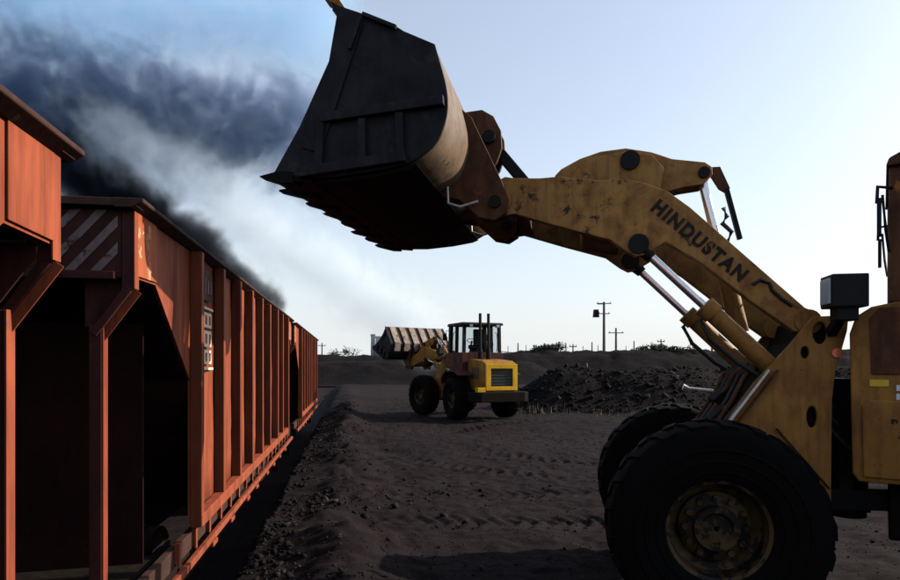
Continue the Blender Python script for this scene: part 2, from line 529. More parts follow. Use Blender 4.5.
# ------------------------------------------------------------------ railway
RAILZ = -.58
rt = empty('railway_track', (-NX * (LAT + 1.5), -NY * (LAT + 1.5), 0), AR)
# local frame of the track: +y along the rails, +x towards the yard
tag(rt, 'railway track under the ore wagons', kind='structure')
for sx in (-1, 1):
    mb = MB(); mb.prism([(-.07, 0), (.07, 0), (.07, .012), (.012, .03), (.012, .1), (.035, .11), (.035, .145), (-.035, .145), (-.035, .11), (-.012, .1), (-.012, .03), (-.07, .012)], -20, 60)
    # prism runs along y with outline in x,z
    o = mb.build('rail', M['rail'], rt); o.location = (sx * .838, 0, RAILZ - .145)
sm = MB().prism([(-1.35, 0), (1.35, 0), (1.3, .1), (-1.3, .1)], -.11, .11)
s0 = None
for i in range(62):
    if s0 is None:
        s0 = sm.build('sleeper', M['sleeper'], rt); o = s0
    else:
        o = s0.copy(); col.objects.link(o)
    o.location = (0, -2 + .62 * i, RAILZ - .235)

# ------------------------------------------------------------------ hopper wagons
WL = 10.7
def make_wagon():
    """local: y along the train from the near end (0) to the far end (WL), x: 0 at the centre line, yard side +x"""
    W = 1.5            # half width to the panel plane
    ZT, ZB = 3.0, .64
    root = empty('hopper_wagon', (0, 0, 0), AR)
    ribs = [1.50 + k * (WL - 3.0) / 8 for k in range(9)]
    T = .02
    for sx in (1, -1):
        # side sheets: one panel for each bay between the ribs, plus the cut-away end panels
        for k in range(8):
            a, b = ribs[k], ribs[k + 1]
            mb = MB()
            nz, nyy = 7, 5
            vs, fs = [], []
            rr = random.Random(k * 3 + sx)
            for i in range(nz + 1):
                for j in range(nyy + 1):
                    u, w = j / nyy, i / nz
                    bulge = .022 * math.sin(math.pi * u) * math.sin(math.pi * w) * rr.uniform(.5, 1.2) + rr.uniform(-.004, .004)
                    vs.append((sx * (W - .004 + bulge * (1.3 if k % 2 else -1.2)), a + (b - a) * u, ZB + .02 + (ZT - ZB - .03) * w))
            for i in range(nz):
                for j in range(nyy):
                    q = i * (nyy + 1) + j
                    fs.append((q, q + 1, q + nyy + 2, q + nyy + 1))
            mb.add(vs, fs)
            o = mb.build('side_panel', M['wagon'], root, smooth=60)
            sd = o.modifiers.new('thickness', 'SOLIDIFY'); sd.thickness = .012
        for e in (0, 1):
            fy = (lambda t: t) if e == 0 else (lambda t: WL - t)
            prof = [(fy(.03), ZT - .01), (fy(.03), 2.56), (fy(.46), 2.57), (fy(1.44), 1.88), (fy(1.44), ZB + .02), (fy(1.49), ZB + .02), (fy(1.49), ZT - .01)]
            MB().prism([(a, b) for a, b in prof], sx * (W - .015), sx * (W + .002), 'x').build('end_side_panel', M['wagon'], root)
            # patched top corner plate with peeling paint
            MB().prism([(fy(.05), ZT - .02), (fy(.05), 2.575), (fy(.45), 2.585), (fy(.45), ZT - .02)], sx * (W + .004), sx * (W + .016), 'x').build('corner_plate', M['wagon_peel'], root, bevel=.003)
            # corner post, bracket, inset end post: shade painted on faces, sunlit flange strips added
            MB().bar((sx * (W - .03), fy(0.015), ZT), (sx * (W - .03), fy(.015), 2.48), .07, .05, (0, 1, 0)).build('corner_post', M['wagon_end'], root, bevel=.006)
            MB().box((sx * (W + .011), fy(.025), 2.74), (.008, .08, .50)).build('lit_post_flange', M['wagon'], root)
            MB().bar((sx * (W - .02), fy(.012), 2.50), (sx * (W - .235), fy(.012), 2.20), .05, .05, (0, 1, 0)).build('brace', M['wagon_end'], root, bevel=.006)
            MB().bar((sx * (W + .011), fy(.022), 2.487), (sx * (W - .205), fy(.022), 2.186), .08, .008, (0, 1, 0)).build('lit_brace_flange', M['wagon'], root)
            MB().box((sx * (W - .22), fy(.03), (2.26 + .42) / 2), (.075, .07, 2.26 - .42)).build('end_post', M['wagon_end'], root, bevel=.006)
            MB().box((sx * (W - .178), fy(.036), (2.26 + .42) / 2), (.008, .075, 2.26 - .42)).build('lit_post_flange', M['wagon'], root)
            MB().prism([(sx * (W - .06), 2.56), (sx * (W - .06), 2.50), (sx * (W - .24), 2.25), (sx * (W - .30), 2.25), (sx * (W - .30), 2.56)], fy(.05), fy(.062)).build('gusset', M['wagon_end'], root)
        # ribs: hat sections standing proud of the sheets
        for k, y in enumerate(ribs):
            y += random.uniform(-.025, .025)
            h = .105 + random.uniform(-.008, .008)
            top = ZT - .02
            prof = [(sx * (W + .003), y - .05), (sx * (W + h), y - .046), (sx * (W + h), y + .046), (sx * (W + .003), y + .05)]
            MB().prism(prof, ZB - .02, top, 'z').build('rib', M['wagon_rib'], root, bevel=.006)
        # top rim, bottom chord, lower rail with brackets
        MB().prism([(sx * (W - .08), ZT - .02), (sx * (W - .08), ZT + .04), (sx * (W + .09), ZT + .04), (sx * (W + .09), ZT + .015), (sx * (W + .02), ZT - .02)], -.10, WL + .10).build('top_rim', M['wagon_dark'], root, bevel=.006)
        MB().box((sx * (W + .055), WL / 2, ZB + .035), (.10, WL - 2.9, .11)).build('bottom_chord', M['wagon'], root, bevel=.008)
        MB().box((sx * (W + .06), WL / 2, .385), (.045, WL - .5, .06)).build('lower_rail', M['wagon'], root, bevel=.006)
        MB().box((sx * (W - .03), WL / 2, .50), (.06, WL - .3, .15)).build('side_sill', M['wagon_dark'], root, bevel=.006)
        for k in range(17):
            y = 1.0 + k * (WL - 2.0) / 16
            MB().prism([(sx * (W + .001), ZB - .03), (sx * (W + .035), ZB - .03), (sx * (W + .035), .42), (sx * (W + .001), .46)], y - .03, y + .03).build('bracket', M['wagon'], root)
        for k in range(8):
            y = (ribs[k] + ribs[k + 1]) / 2 + random.uniform(-.1, .1)
            MB().box((sx * (W + .085), y, .345), (.04, .20, .045)).build('door_latch', M['wagon'], root, bevel=.008)
    for e in (0, 1):
        fy = (lambda t: t) if e == 0 else (lambda t: WL - t)
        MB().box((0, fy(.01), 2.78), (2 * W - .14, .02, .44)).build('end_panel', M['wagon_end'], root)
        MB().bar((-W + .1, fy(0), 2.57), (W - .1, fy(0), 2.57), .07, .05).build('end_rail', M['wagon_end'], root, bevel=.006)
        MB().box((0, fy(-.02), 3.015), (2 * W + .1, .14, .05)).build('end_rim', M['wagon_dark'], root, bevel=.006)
        sgn = -1 if e == 0 else 1
        for k in range(21):
            x = -1.75 + .15 * k
            pr = [(x, 2.60), (x + .062, 2.60), (x + .40, 2.98), (x + .338, 2.98)]
            if pr[0][0] < -W + .09 or pr[2][0] > W - .09:
                lo_, hi_ = -W + .09, W - .09
                z_at = lambda q, x0: 2.60 + (q - x0) / .338 * .38
                if pr[0][0] < lo_:
                    if pr[3][0] < lo_ + .02: continue
                    pr = [(lo_, z_at(lo_, x + .062)), pr[2], pr[3], (lo_, z_at(lo_, x))]
                    if pr[0][1] < 2.6: continue
                else:
                    if x + .062 > hi_ - .02: continue
                    pr = [pr[0], pr[1], (hi_, z_at(hi_, x + .062)), (hi_, z_at(hi_, x))]
                    if pr[3][1] > 2.98: continue
            y0 = fy(-.002)
            MB().prism(pr, y0, y0 + sgn * .003).build('warning_stripe', M['stripe'], root)
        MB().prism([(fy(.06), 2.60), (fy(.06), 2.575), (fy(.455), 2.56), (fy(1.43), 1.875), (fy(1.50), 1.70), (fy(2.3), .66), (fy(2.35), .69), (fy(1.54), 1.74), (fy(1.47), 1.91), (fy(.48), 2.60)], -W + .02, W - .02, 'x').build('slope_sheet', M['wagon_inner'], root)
        MB().box((0, fy(.5), .50), (2 * W - .25, 1.0, .05)).build('end_platform', M['under'], root)
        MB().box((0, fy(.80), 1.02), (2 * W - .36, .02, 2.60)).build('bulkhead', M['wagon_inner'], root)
        MB().box((0, fy(.06), .42), (2 * W - .2, .14, .26)).build('headstock', M['under'], root, bevel=.01)
        for bx in (-.95, .95):
            mb = MB()
            mb.tube([(bx, fy(0), .42), (bx, fy(-.28), .42)], .09, 14)
            mb.tube([(bx, fy(-.28), .42), (bx, fy(-.33), .42)], [.23, .21], 20)
            mb.build('buffer', M['under'], root, smooth=40)
        mb = MB(); mb.box((0, fy(-.2), .42), (.22, .4, .22)); mb.prism([(-.17, .26), (.17, .26), (.13, .58), (-.17, .58)], fy(-.40), fy(-.54))
        mb.build('coupler', M['under'], root, bevel=.02)
        pts = [(.5, fy(-.02), .55)] + [(.5 + .1 * math.sin(t * .9), fy(-.04 - .22 * math.sin(t)), .55 - .35 * math.sin(t)) for t in (.3, .8, 1.3, 1.7)] + [(.62, fy(-.36), .33)]
        MB().tube(pts, .022, 8).build('air_hose', M['hose'], root, smooth=60)
        # brake wheel on its column
        mb = MB(); mb.tube([(-.5, fy(-.03), .5), (-.5, fy(-.03), 1.55)], .02, 8)
        ring = [(-.5 + .2 * math.cos(a), fy(-.07), 1.55 + .2 * math.sin(a)) for a in [i * math.pi / 10 for i in range(21)]]
        mb.tube(ring, .014, 6)
        for a in (0, math.pi / 2):
            mb.bar((-.5 - .2 * math.cos(a), fy(-.07), 1.55 - .2 * math.sin(a)), (-.5 + .2 * math.cos(a), fy(-.07), 1.55 + .2 * math.sin(a)), .015, .015)
        mb.tube([(-.5, fy(-.03), 1.55), (-.5, fy(-.09), 1.55)], .03, 8)
        mb.build('brake_wheel', M['under'], root, smooth=50)
        # bogie
        yb = fy(1.75)
        bg_ = MB()
        for sx in (-1, 1):
            prof = [(yb - 1.25, -.05), (yb - .75, -.05), (yb - .35, -.28), (yb + .35, -.28), (yb + .75, -.05), (yb + 1.25, -.05), (yb + 1.2, .12), (yb + .5, .26), (yb - .5, .26), (yb - 1.2, .12)]
            bg_.prism(prof, sx * 1.02, sx * 1.14, 'x')
        bg_.box((0, yb, .05), (2.0, .35, .28))
        b = bg_.build('bogie', M['under'], root, bevel=.02)
        for dy in (-.95, .95):
            mb = MB(); mb.tube([(-1.12, yb + dy, RAILZ + .46), (1.12, yb + dy, RAILZ + .46)], .075, 12)
            for sx in (-1, 1):
                c = (sx * .838, yb + dy, RAILZ + .46)
                pf = [(.02, -.06), (.18, -.06), (.2, -.03), (.40, -.03), (.43, -.065), (.46, -.065), (.46, .05), (.49, .055), (.49, .07), (.40, .06), (.2, .03), (.02, .06)]
                w2 = MB(); w2.lathe([(r, t * -sx) for r, t in pf], (0, 0, 0), 28)
                mb.add([(c[0] + p[1], c[1] + p[0], c[2] + p[2]) for p in w2.v], w2.f)
            mb.build('wheelset', M['under'], b, smooth=40)
    # hopper bottom: discharge doors between the bogies
    MB().prism([(-1.35, .70), (-.45, .0), (.45, .0), (1.35, .70)], 3.1, WL - 3.1).build('discharge_hopper', M['under'], root)
    MB().box((0, WL / 2, .30), (.34, WL - .3, .30)).build('centre_sill', M['under'], root, bevel=.01)
    # ore inside, below the rim
    # stencilled data panels on the first full bay of the yard side
    yy = ribs[0] + .12
    def sten(y0, y1, z0, z1):
        MB().box((W + .024, (y0 + y1) / 2, (z0 + z1) / 2), (.006, y1 - y0, z1 - z0)).build('stencil_mark', M['stencil'], root)
    for i, (z0, z1) in enumerate(((2.36, 2.50), (2.18, 2.33), (2.02, 2.15))):
        sten(yy + .08, yy + .56, z0, z1)
        for kk in range(3):
            MB().box((W + .029, yy + .16 + kk * .16, (z0 + z1) / 2), (.006, .05, (z1 - z0) * .6)).build('stencil_character', M['wagon'], root)
    for z in (1.975, 2.54):
        MB().box((W + .024, yy + .34, z), (.006, .6, .022)).build('stencil_frame', M['stencil'], root)
    MB().box((W + .024, yy + .34, 2.74), (.006, .5, .26)).build('number_plate', M['wagon_end'], root, bevel=.004)
    for kk in range(4):
        MB().box((W + .03, yy + .16 + kk * .12, 2.74), (.008, .05, .13)).build('plate_digit', M['stripe'], root)
    return root

w0 = make_wagon()
starts = [4.29, 4.29 + WL + .98, 3.22 - WL]
wl = ['rust red hopper wagon in the middle, its end striped with faded diagonals',
      'rust red hopper wagon farthest down the line, beyond the striped one',
      'nearest rust red hopper wagon, cut off by the left edge of the picture']
for k, s in enumerate(starts):
    w = w0 if k == 0 else copy_tree(w0)
    dx = -(LAT + 1.5)
    w.location = (NX * dx - NY * s, NY * dx + NX * s, 0)
    tag(w, wl[k], 'wagon', 'hopper wagons in the train')
    if k == 2:
        for ch in w.children:
            if ch.name.startswith('corner_plate'):
                ch.data = ch.data.copy()
                ch.data.materials[0] = M['wagon']

# ------------------------------------------------------------------ wheel loaders
def about(px, pz, deg):
    """pitch about the lateral axis through (px, pz); positive lowers the front"""
    p = Vector((px, 0, pz))
    return Matrix.Translation(p) @ Matrix.Rotation(R(deg), 4, 'Y') @ Matrix.Translation(-p)

def oval(cx, cz, rx, rz, n=16):
    return [(cx + rx * math.cos(2 * math.pi * k / n), cz + rz * math.sin(2 * math.pi * k / n)) for k in range(n)]

def cut_holes(o, holes, y0, y1):
    par = o.parent
    c = MB()
    for h in holes:
        c.prism(h, y0, y1)
    cut = c.build('cutter', M['black'], par)
    b = o.modifiers.new('holes', 'BOOLEAN'); b.object = cut; b.solver = 'EXACT'
    o.modifiers.move(len(o.modifiers) - 1, 0)
    bpy.context.view_layer.update()
    dg = bpy.context.evaluated_depsgraph_get()
    me = bpy.data.meshes.new_from_object(o.evaluated_get(dg))
    o.modifiers.clear()
    o.data = me
    bpy.data.objects.remove(cut)

def make_wheel(root, x, y, xf, side):
    RO, c = .80, (x, y, .80)
    s = side
    disc = [(.02, .13), (.10, .13), (.12, .16), (.16, .16), (.17, .10), (.26, .06), (.27, .02), (.335, .05), (.345, .20), (.375, .215), (.375, -.215), (.34, -.2), (.33, -.05), (.02, -.05)]
    w = MB().lathe([(r, t * s) for r, t in disc], c, 44)
    wo_ = w.build('wheel', M['rim'], root, xf, smooth=35)
    for k in range(12):
        a = 2 * math.pi * k / 12
        p = Vector((x + .215 * math.cos(a), y + s * .06, .80 + .215 * math.sin(a)))
        MB().tube([p, p + Vector((0, s * .05, 0))], .026, 6).build('wheel_nut', M['rim'], wo_, xf)
    ty = MB()
    prof = [(.37, .215), (.40, .235), (.46, .262), (.56, .285), (.64, .285), (.70, .272), (.745, .25), (.772, .21), (.778, .1), (.778, 0)]
    prof = prof + [(r, -t) for r, t in prof[-2::-1]]
    ty.lathe(prof, c, 64)
    for k in range(22):
        for h in (-1, 1):
            a0 = 2 * math.pi * (k + (.5 if h > 0 else 0)) / 22
            vs = []
            for (t, da) in ((.0, .0), (.12, .05), (.25, .10)):
                for (w_, rr) in ((-.058, 0), (.058, 0)):
                    for up in (0, 1):
                        r0 = {0.0: .77, .12: .772, .25: .735}[t]
                        r1 = {0.0: .80, .12: .80, .25: .775}[t]
                        a = a0 + da + w_ * (1 if t < .2 else 1.15)
                        r_ = r1 if up else r0
                        vs.append((x + r_ * math.cos(a), y + h * t, .80 + r_ * math.sin(a)))
            fs = []
            for q in range(2):
                b = q * 4
                fs += [(b, b + 4, b + 5, b + 1), (b + 1, b + 5, b + 7, b + 3), (b + 3, b + 7, b + 6, b + 2), (b, b + 2, b + 6, b + 4)]
            fs += [(0, 1, 3, 2), (8, 10, 11, 9)]
            ty.add(vs, fs)
    for (r_, t_) in ((.44, .258), (.52, .283), (.60, .292)):
        for h in (1, -1):
            ty.lathe([(r_ - .012, h * (t_ - .012)), (r_ - .004, h * (t_ + .004)), (r_ + .004, h * (t_ + .004)), (r_ + .012, h * (t_ - .008))], c, 48)
    ty.build('tyre', M['tyre'], wo_, xf, smooth=35)
    return wo_

def make_loader(loc, psi, boom, curl, artic, P, big):
    root = empty('wheel_loader', loc, psi)
    PV = (-.80, 2.36)
    XB = about(*PV, boom)
    HB = (1.72, 3.44)
    XK = XB @ about(*HB, curl)
    def on_boom(x, y, z): return XB @ Vector((x, y, z))
    def on_bucket(x, y, z): return XK @ Vector((x, y, z))
    paint, scuff, cabp = P['paint'], P['scuff'], P['cab']
    # ---- bucket
    BW = 1.5
    shell = [(3.30, 3.475), (3.16, 3.462), (2.823, 3.462), (2.50, 3.485), (2.257, 3.523), (2.103, 3.603), (2.02, 3.69), (1.975, 3.80), (1.952, 3.93), (1.962, 4.06), (1.995, 4.20), (2.049, 4.383), (2.281, 4.50), (2.589, 4.655), (2.85, 4.775)]
    def dens(ps, k=4):
        out = []
        for i in range(len(ps) - 1):
            p0, p1, p2, p3 = ps[max(i - 1, 0)], ps[i], ps[i + 1], ps[min(i + 2, len(ps) - 1)]
            for j in range(k):
                t = j / k
                out.append(tuple(.5 * (2 * p1[c] + (p2[c] - p0[c]) * t + (2 * p0[c] - 5 * p1[c] + 4 * p2[c] - p3[c]) * t * t + (3 * p1[c] - p0[c] - 3 * p2[c] + p3[c]) * t ** 3) for c in (0, 1)))
        return out + [ps[-1]]
    shell = shell[:3] + dens(shell[3:12], 4) + shell[12:]
    inner = []
    for i, p in enumerate(shell):
        a = shell[max(i - 1, 0)]; b = shell[min(i + 1, len(shell) - 1)]
        dx, dz = b[0] - a[0], b[1] - a[1]
        l = math.hypot(dx, dz)
        inner.append((p[0] + dz / l * .03, p[1] - dx / l * .03))
    mb = MB()
    n_, m_ = len(shell), 13
    yy = [-BW + 2 * BW * j / (m_ - 1) for j in range(m_)]
    for prof in (shell, inner):
        mb.add([(x, y, z) for y in yy for x, z in prof], [(j * n_ + i, j * n_ + i + 1, (j + 1) * n_ + i + 1, (j + 1) * n_ + i) for j in range(m_ - 1) for i in range(n_ - 1)])
    tot = n_ * m_
    for j in range(m_ - 1):
        for i in (0, n_ - 1):
            a, b = j * n_ + i, (j + 1) * n_ + i
            mb.add([], [])
            mb.f.append((a, b, b + tot, a + tot))
    sh = mb.build('bucket_shell', P['shell'], root, XK, smooth=40)
    for k in range(6):  # dark plates added so the bucket underside carries its shade as colour
        ya = -BW + .01 + k * (2 * BW - .02) / 6
        MB().prism([(3.05, 3.458), (2.82, 3.449), (2.50, 3.472), (2.27, 3.508), (2.20, 3.53), (2.19, 3.515), (2.26, 3.488), (2.50, 3.452), (2.82, 3.428), (3.05, 3.436)], ya + .006, ya + (2 * BW - .02) / 6 - .006).build('shade_floor_plate', M['teeth'], sh, XK)
    side = [(2.864, 4.803), (2.807, 4.765), (2.589, 4.672), (2.328, 4.545), (2.281, 4.512), (2.045, 4.392)] + [(a - .006, b - .004) for a, b in dens([(2.50, 3.485), (2.257, 3.523), (2.103, 3.603), (2.02, 3.69), (1.975, 3.80), (1.952, 3.93), (1.962, 4.06), (1.995, 4.20), (2.045, 4.37)], 3)[::-1][1:]] + [(2.823, 3.452), (3.162, 3.455), (3.322, 3.49), (3.335, 3.513), (3.12, 3.857), (2.88, 4.342), (2.815, 4.69)]
    for s in (1, -1):
        sp = MB().prism(side, s * (BW + .001), s * (BW + .03)).build('side_plate', M['steel'], root, XK, bevel=.005)
        y0, y1 = s * (BW + .031), s * (BW + .085)
        def strip(a, b, w, nm='stiffener', yy0=y0, yy1=y1):
            d = Vector((b[0] - a[0], b[1] - a[1])).normalized() * 1
            nx, nz = -d.y * w / 2, d.x * w / 2
            MB().prism([(a[0] + nx, a[1] + nz), (b[0] + nx, b[1] + nz), (b[0] - nx, b[1] - nz), (a[0] - nx, a[1] - nz)], yy0, yy1).build(nm, M['steel'], sp, XK, bevel=.006)
        strip((2.93, 3.895), (1.97, 3.955), .07)
        for (xa, za, xb, zb) in ((2.93, 3.86, 2.95, 3.49), (2.60, 3.87, 2.60, 3.53), (2.31, 3.89, 2.30, 3.58)):
            strip((xa, za), (xb, zb), .06, yy1=s * (BW + .078))
        strip((3.12, 3.488), (2.26, 3.56), .075, yy1=s * (BW + .09))
        strip((2.68, 4.62), (3.02, 3.66), .17, 'wear_plate', y0, s * (BW + .049))
        strip((2.60, 4.655), (2.70, 4.40), .028, 'bright_edge', s * (BW + .0495), s * (BW + .075))
        strip((2.60, 4.662), (2.335, 4.533), .03, 'top_edge', y0, s * (BW + .07))
    # cutting edge and teeth
    MB().prism([(3.02, 3.425), (3.36, 3.462), (3.385, 3.476), (3.30, 3.498), (3.02, 3.462)], -BW - .03, BW + .03).build('cutting_edge', M['teeth'], root, XK)
    for k in range(8):
        y = -BW + .03 + (2 * BW - .06) * k / 7
        pr = [(3.16, 3.420), (3.27, 3.428), (3.50, 3.490), (3.50, 3.502), (3.30, 3.520), (3.18, 3.512)]
        rt_ = random.Random(k + 40); wr = rt_.uniform(-.07, .02); y += rt_.uniform(-.015, .015)
        pr = [(a + (wr if a > 3.4 else 0), b + (rt_.uniform(-.008, .008) if a > 3.4 else 0)) for a, b in pr]
        w0_, w1_ = .075, .045 + rt_.uniform(0, .015)
        mbt = MB()
        n = len(pr)
        vs = []
        for sgn in (-1, 1):
            for (a, b) in pr:
                ww = w0_ if a < 3.4 else w1_
                vs.append((a, y + sgn * ww, b))
        mbt.add(vs, [tuple(range(n)), tuple(range(2 * n - 1, n - 1, -1))] + [(i, i + n, (i + 1) % n + n, (i + 1) % n) for i in range(n)])
        mbt.build('tooth', M['teeth'], root, XK, bevel=.006)
    if big: MB().prism([(2.83, 4.775), (2.92, 4.83), (2.93, 4.855), (2.86, 4.85), (2.79, 4.80)], BW - .10, BW + .05).build('spill_corner', M['yellow_dirty'], root, XK)
    # worn stripes of ribs on the back of the bucket
    for k in range(P['back_ribs']):
        y = -1.2 + 2.4 * k / max(1, P['back_ribs'] - 1)
        MB().prism([(2.80, 4.765), (2.30, 4.525), (2.045, 4.40), (1.985, 4.20), (1.955, 4.10), (1.915, 4.10), (1.945, 4.21), (2.01, 4.425), (2.28, 4.557), (2.79, 4.80)], y - .14, y + .14).build('back_rib', M['mud'] if P['back_ribs'] > 1 else M['shell'], root, XK)
    # hinge lugs
    for y in (-.56, -.36, .36, .56):
        MB().prism([(2.04, 4.30), (1.93, 4.20), (1.66, 3.62), (1.60, 3.46), (1.62, 3.34), (1.72, 3.28), (1.86, 3.31), (2.04, 3.48), (2.24, 3.52), (1.99, 3.78), (1.96, 4.0)], y - .02, y + .02).build('hinge_lug', M['brown'], root, XK, bevel=.006)
    for y in (-.13, .13):
        MB().prism([(2.06, 4.42), (1.90, 4.43), (1.79, 4.36), (1.72, 4.22), (1.71, 4.06), (1.76, 3.92), (1.90, 3.74), (2.0, 3.66), (1.97, 3.95), (2.0, 4.2)], y - .025, y + .025).build('link_lug', M['brown'], root, XK, bevel=.006)
    for (x, z, ys_) in ((1.72, 3.44, .60), (-99, 0, 0)):
        if x < -9: continue
        for s in (-1, 1):
            a, b = on_boom(x, s * .32, z), on_boom(x, s * .61, z)
            MB().tube([a, b], .055, 16).build('hinge_pin', M['black'], root, smooth=40)
    MB().tube([on_bucket(1.83, -.2, 4.16), on_bucket(1.83, .2, 4.16)], .06, 16).build('link_pin', M['black'], root, smooth=40)
    for s in (-1, 1):
        MB().tube([on_bucket(2.14, s * .62, 3.62), on_bucket(2.13, s * .62, 3.44), on_bucket(2.02, s * .63, 3.40), on_bucket(1.86, s * .63, 3.44)], .012, 8).build('grease_pipe', M['pipe'], root, smooth=60)
    # ---- boom arms
    arm = [(1.79, 3.50), (1.765, 3.59), (1.712, 3.65), (1.64, 3.68), (1.552, 3.663), (1.333, 3.65), (1.177, 3.655), (0.82, 3.60), (0.612, 3.602), (0.448, 3.556), (0.26, 3.475), (0.085, 3.334), (-0.80, 2.475), (-.90, 2.43), (-.93, 2.34), (-.87, 2.26), (-0.724, 2.28), (-0.399, 2.529), (0.006, 2.871), (0.28, 3.05), (.36, 3.0), (.43, 2.95), (.52, 2.935), (.60, 2.98), (0.736, 3.085), (1.16, 3.215), (1.552, 3.345), (1.70, 3.33), (1.79, 3.40)]
    arms = []
    for s in (1, -1):
        o = MB().prism(arm, s * .40, s * .50).build('boom_arm', scuff, root, XB, bevel=.008)
        arms.append(o)
        # edge flange along the top of the arm
        for (x, z, r) in ((1.70, 3.47, .12), (.50, 3.04, .085), (-.82, 2.36, .10)):
            MB().tube([on_boom(x, s * .39, z), on_boom(x, s * .525, z)], r, 20).build('pin_boss', paint if x < 0 or r > .1 else M['black'], root, smooth=40)
    MB().prism([(.62, 3.10), (.98, 3.17), (1.02, 3.52), (.62, 3.56)], -.40, .40).build('cross_tube', paint, root, XB, bevel=.02)
    MB().prism([(1.45, 3.34), (1.55, 3.33), (1.60, 3.60), (1.48, 3.62)], -.40, .40).build('cross_plate', M['brown'], root, XB)
    for s in (-1, 1):
        MB().prism([(1.14, 3.62), (1.00, 3.80), (.80, 3.90), (.58, 3.93), (.36, 3.88), (.26, 3.76), (.30, 3.50), (.62, 3.44), (1.0, 3.5)], s * .17, s * .22).build('bellcrank_bracket', scuff, root, XB, bevel=.006)
    for s in (-1, 1):
        MB().prism([(1.22, 3.77), (1.16, 3.83), (.989, 3.915), (.805, 3.969), (.579, 3.985), (.356, 3.935), (.179, 3.862), (.0, 3.832), (-.10, 3.815), (-.16, 3.77), (-.165, 3.70), (-.09, 3.62), (.09, 3.60), (.22, 3.57), (.40, 3.62), (.60, 3.72), (.90, 3.72), (1.12, 3.66), (1.2, 3.70)], s * .07, s * .13).build('bellcrank', scuff, root, XB, bevel=.008)
    MB().tube([on_boom(.55, -.25, 3.84), on_boom(.55, .25, 3.84)], .085, 20).build('bellcrank_pin', M['black'], root, smooth=40)
    MB().tube([on_boom(-.09, -.16, 3.72), on_boom(-.09, .16, 3.72)], .05, 16).build('tilt_pin', M['black'], root, smooth=40)
    MB().bar(on_boom(1.30, 0, 3.50), on_bucket(1.83, 0, 4.16), .10, .11, (0, 1, 0)).build('bucket_link', M['black'], root, bevel=.01)
    # tilt cylinder
    tA, tB = on_boom(-.09, 0, 3.72), Vector((-.42, 0, 2.30))
    tm = tA.lerp(tB, .48)
    MB().tube([tA, tm], .042, 14).build('tilt_rod', M['chrome'], root, smooth=60)
    tl = MB(); tl.tube([tm, tB], .078, 18); tl.tube([tm, tm.lerp(tB, .07)], .095, 18)
    tl.build('tilt_cylinder', paint, root, smooth=40)
    # stop bracket and hoses beside the tilt cylinder
    MB().prism([(-.13, 3.80), (-.25, 3.80), (-.335, 3.60), (-.30, 3.56), (-.24, 3.60), (-.17, 3.72)], -.02, .02).build('stop_bracket', M['brown'], root, XB, bevel=.004)
    MB().bar(on_boom(-.305, 0, 3.60), on_boom(-.42, 0, 3.14), .04, .05, (0, 1, 0)).build('stop_rod', M['black'], root, bevel=.004)
    MB().tube([on_boom(-.27, .05, 3.42), on_boom(-.30, .05, 3.34), on_boom(-.26, .05, 3.28), on_boom(-.34, .05, 3.2), on_boom(-.30, .05, 3.1)], .022, 8).build('hose', M['hose'], root, smooth=60)
    # lift cylinders
    for s in (1, -1):
        a, b = on_boom(.50, s * .45, 3.04), Vector((-.60, s * .45, 1.95))
        d = (b - a).normalized()
        off = Vector((0, s * .0, 0))
        a = a + off; b = b + off
        g = a.lerp(b, .49)
        MB().tube([a, g], .036, 16).build('lift_rod', M['chrome'], root, smooth=60)
        cy = MB(); cy.tube([g, b], .075, 20); cy.tube([g - d * .01, g + d * .10], .092, 20); cy.tube([b, b + d * .14], .09, 18)
        cy.build('lift_cylinder', paint, root, smooth=40)
        ey = MB(); ey.tube([a - Vector((0, .07, 0)), a + Vector((0, .07, 0))], .075, 18); ey.tube([a, a + d * .16], [.07, .05], 14)
        ey.build('rod_eye', M['black'], root, smooth=40)
        u = Vector((d.z, 0, -d.x)) * (1 if d.z < 0 else -1)
        dn = Vector((-.6, 0, -.8))
        p = g + Vector((.08, 0, -.08))
        MB().tube([g + d * .05, p + d * .06, p + d * .22 + Vector((.03, 0, -.05)), p + d * .5 + Vector((.02, 0, -.04)), b + Vector((.10, 0, -.05))], .02, 8).build('hose', M['hose'], root, smooth=60)
    if big:
        cu = bpy.data.curves.new('lettering', 'FONT')
        cu.body = 'HINDUSTAN'; cu.size = .155; cu.offset = .0075; cu.extrude = .002; cu.space_character = 1.22
        to = bpy.data.objects.new('lettering', cu); col.objects.link(to)
        bpy.context.view_layer.update()
        me = bpy.data.meshes.new_from_object(to.evaluated_get(bpy.context.evaluated_depsgraph_get()))
        bpy.data.objects.remove(to)
        wmax = max(v.co.x for v in me.vertices)
        ang = math.atan2(-.675, -.752)
        ux = Vector((math.cos(ang), 0, math.sin(ang))); uz = Vector((-ux.z, 0, ux.x)) * -1
        k = .955 / wmax
        o_ = Vector((.405, .5035, 3.335))
        for v in me.vertices:
            q = v.co.copy()
            v.co = o_ + ux * q.x * k + uz * q.y * 1.0 + Vector((0, q.z, 0))
        me.materials.clear(); me.materials.append(M['letter'])
        lt = bpy.data.objects.new('lettering', me); col.objects.link(lt); lt.parent = arms[0]
        tag(lt, 'black capital lettering along the boom arm')
        # grease smears and a welded hook on the arm
        pts = [(-.36, .512, 2.86), (-.42, .512, 2.90), (-.50, .512, 2.86), (-.47, .512, 2.78), (-.55, .512, 2.70), (-.60, .512, 2.62)]
        pts = [(-.40, .508, 2.67), (-.46, .508, 2.71), (-.53, .508, 2.68), (-.55, .508, 2.62), (-.62, .508, 2.55), (-.70, .508, 2.49)]
        MB().tube(pts, .016, 6).build('hose', M['hose'], arms[0], smooth=60)
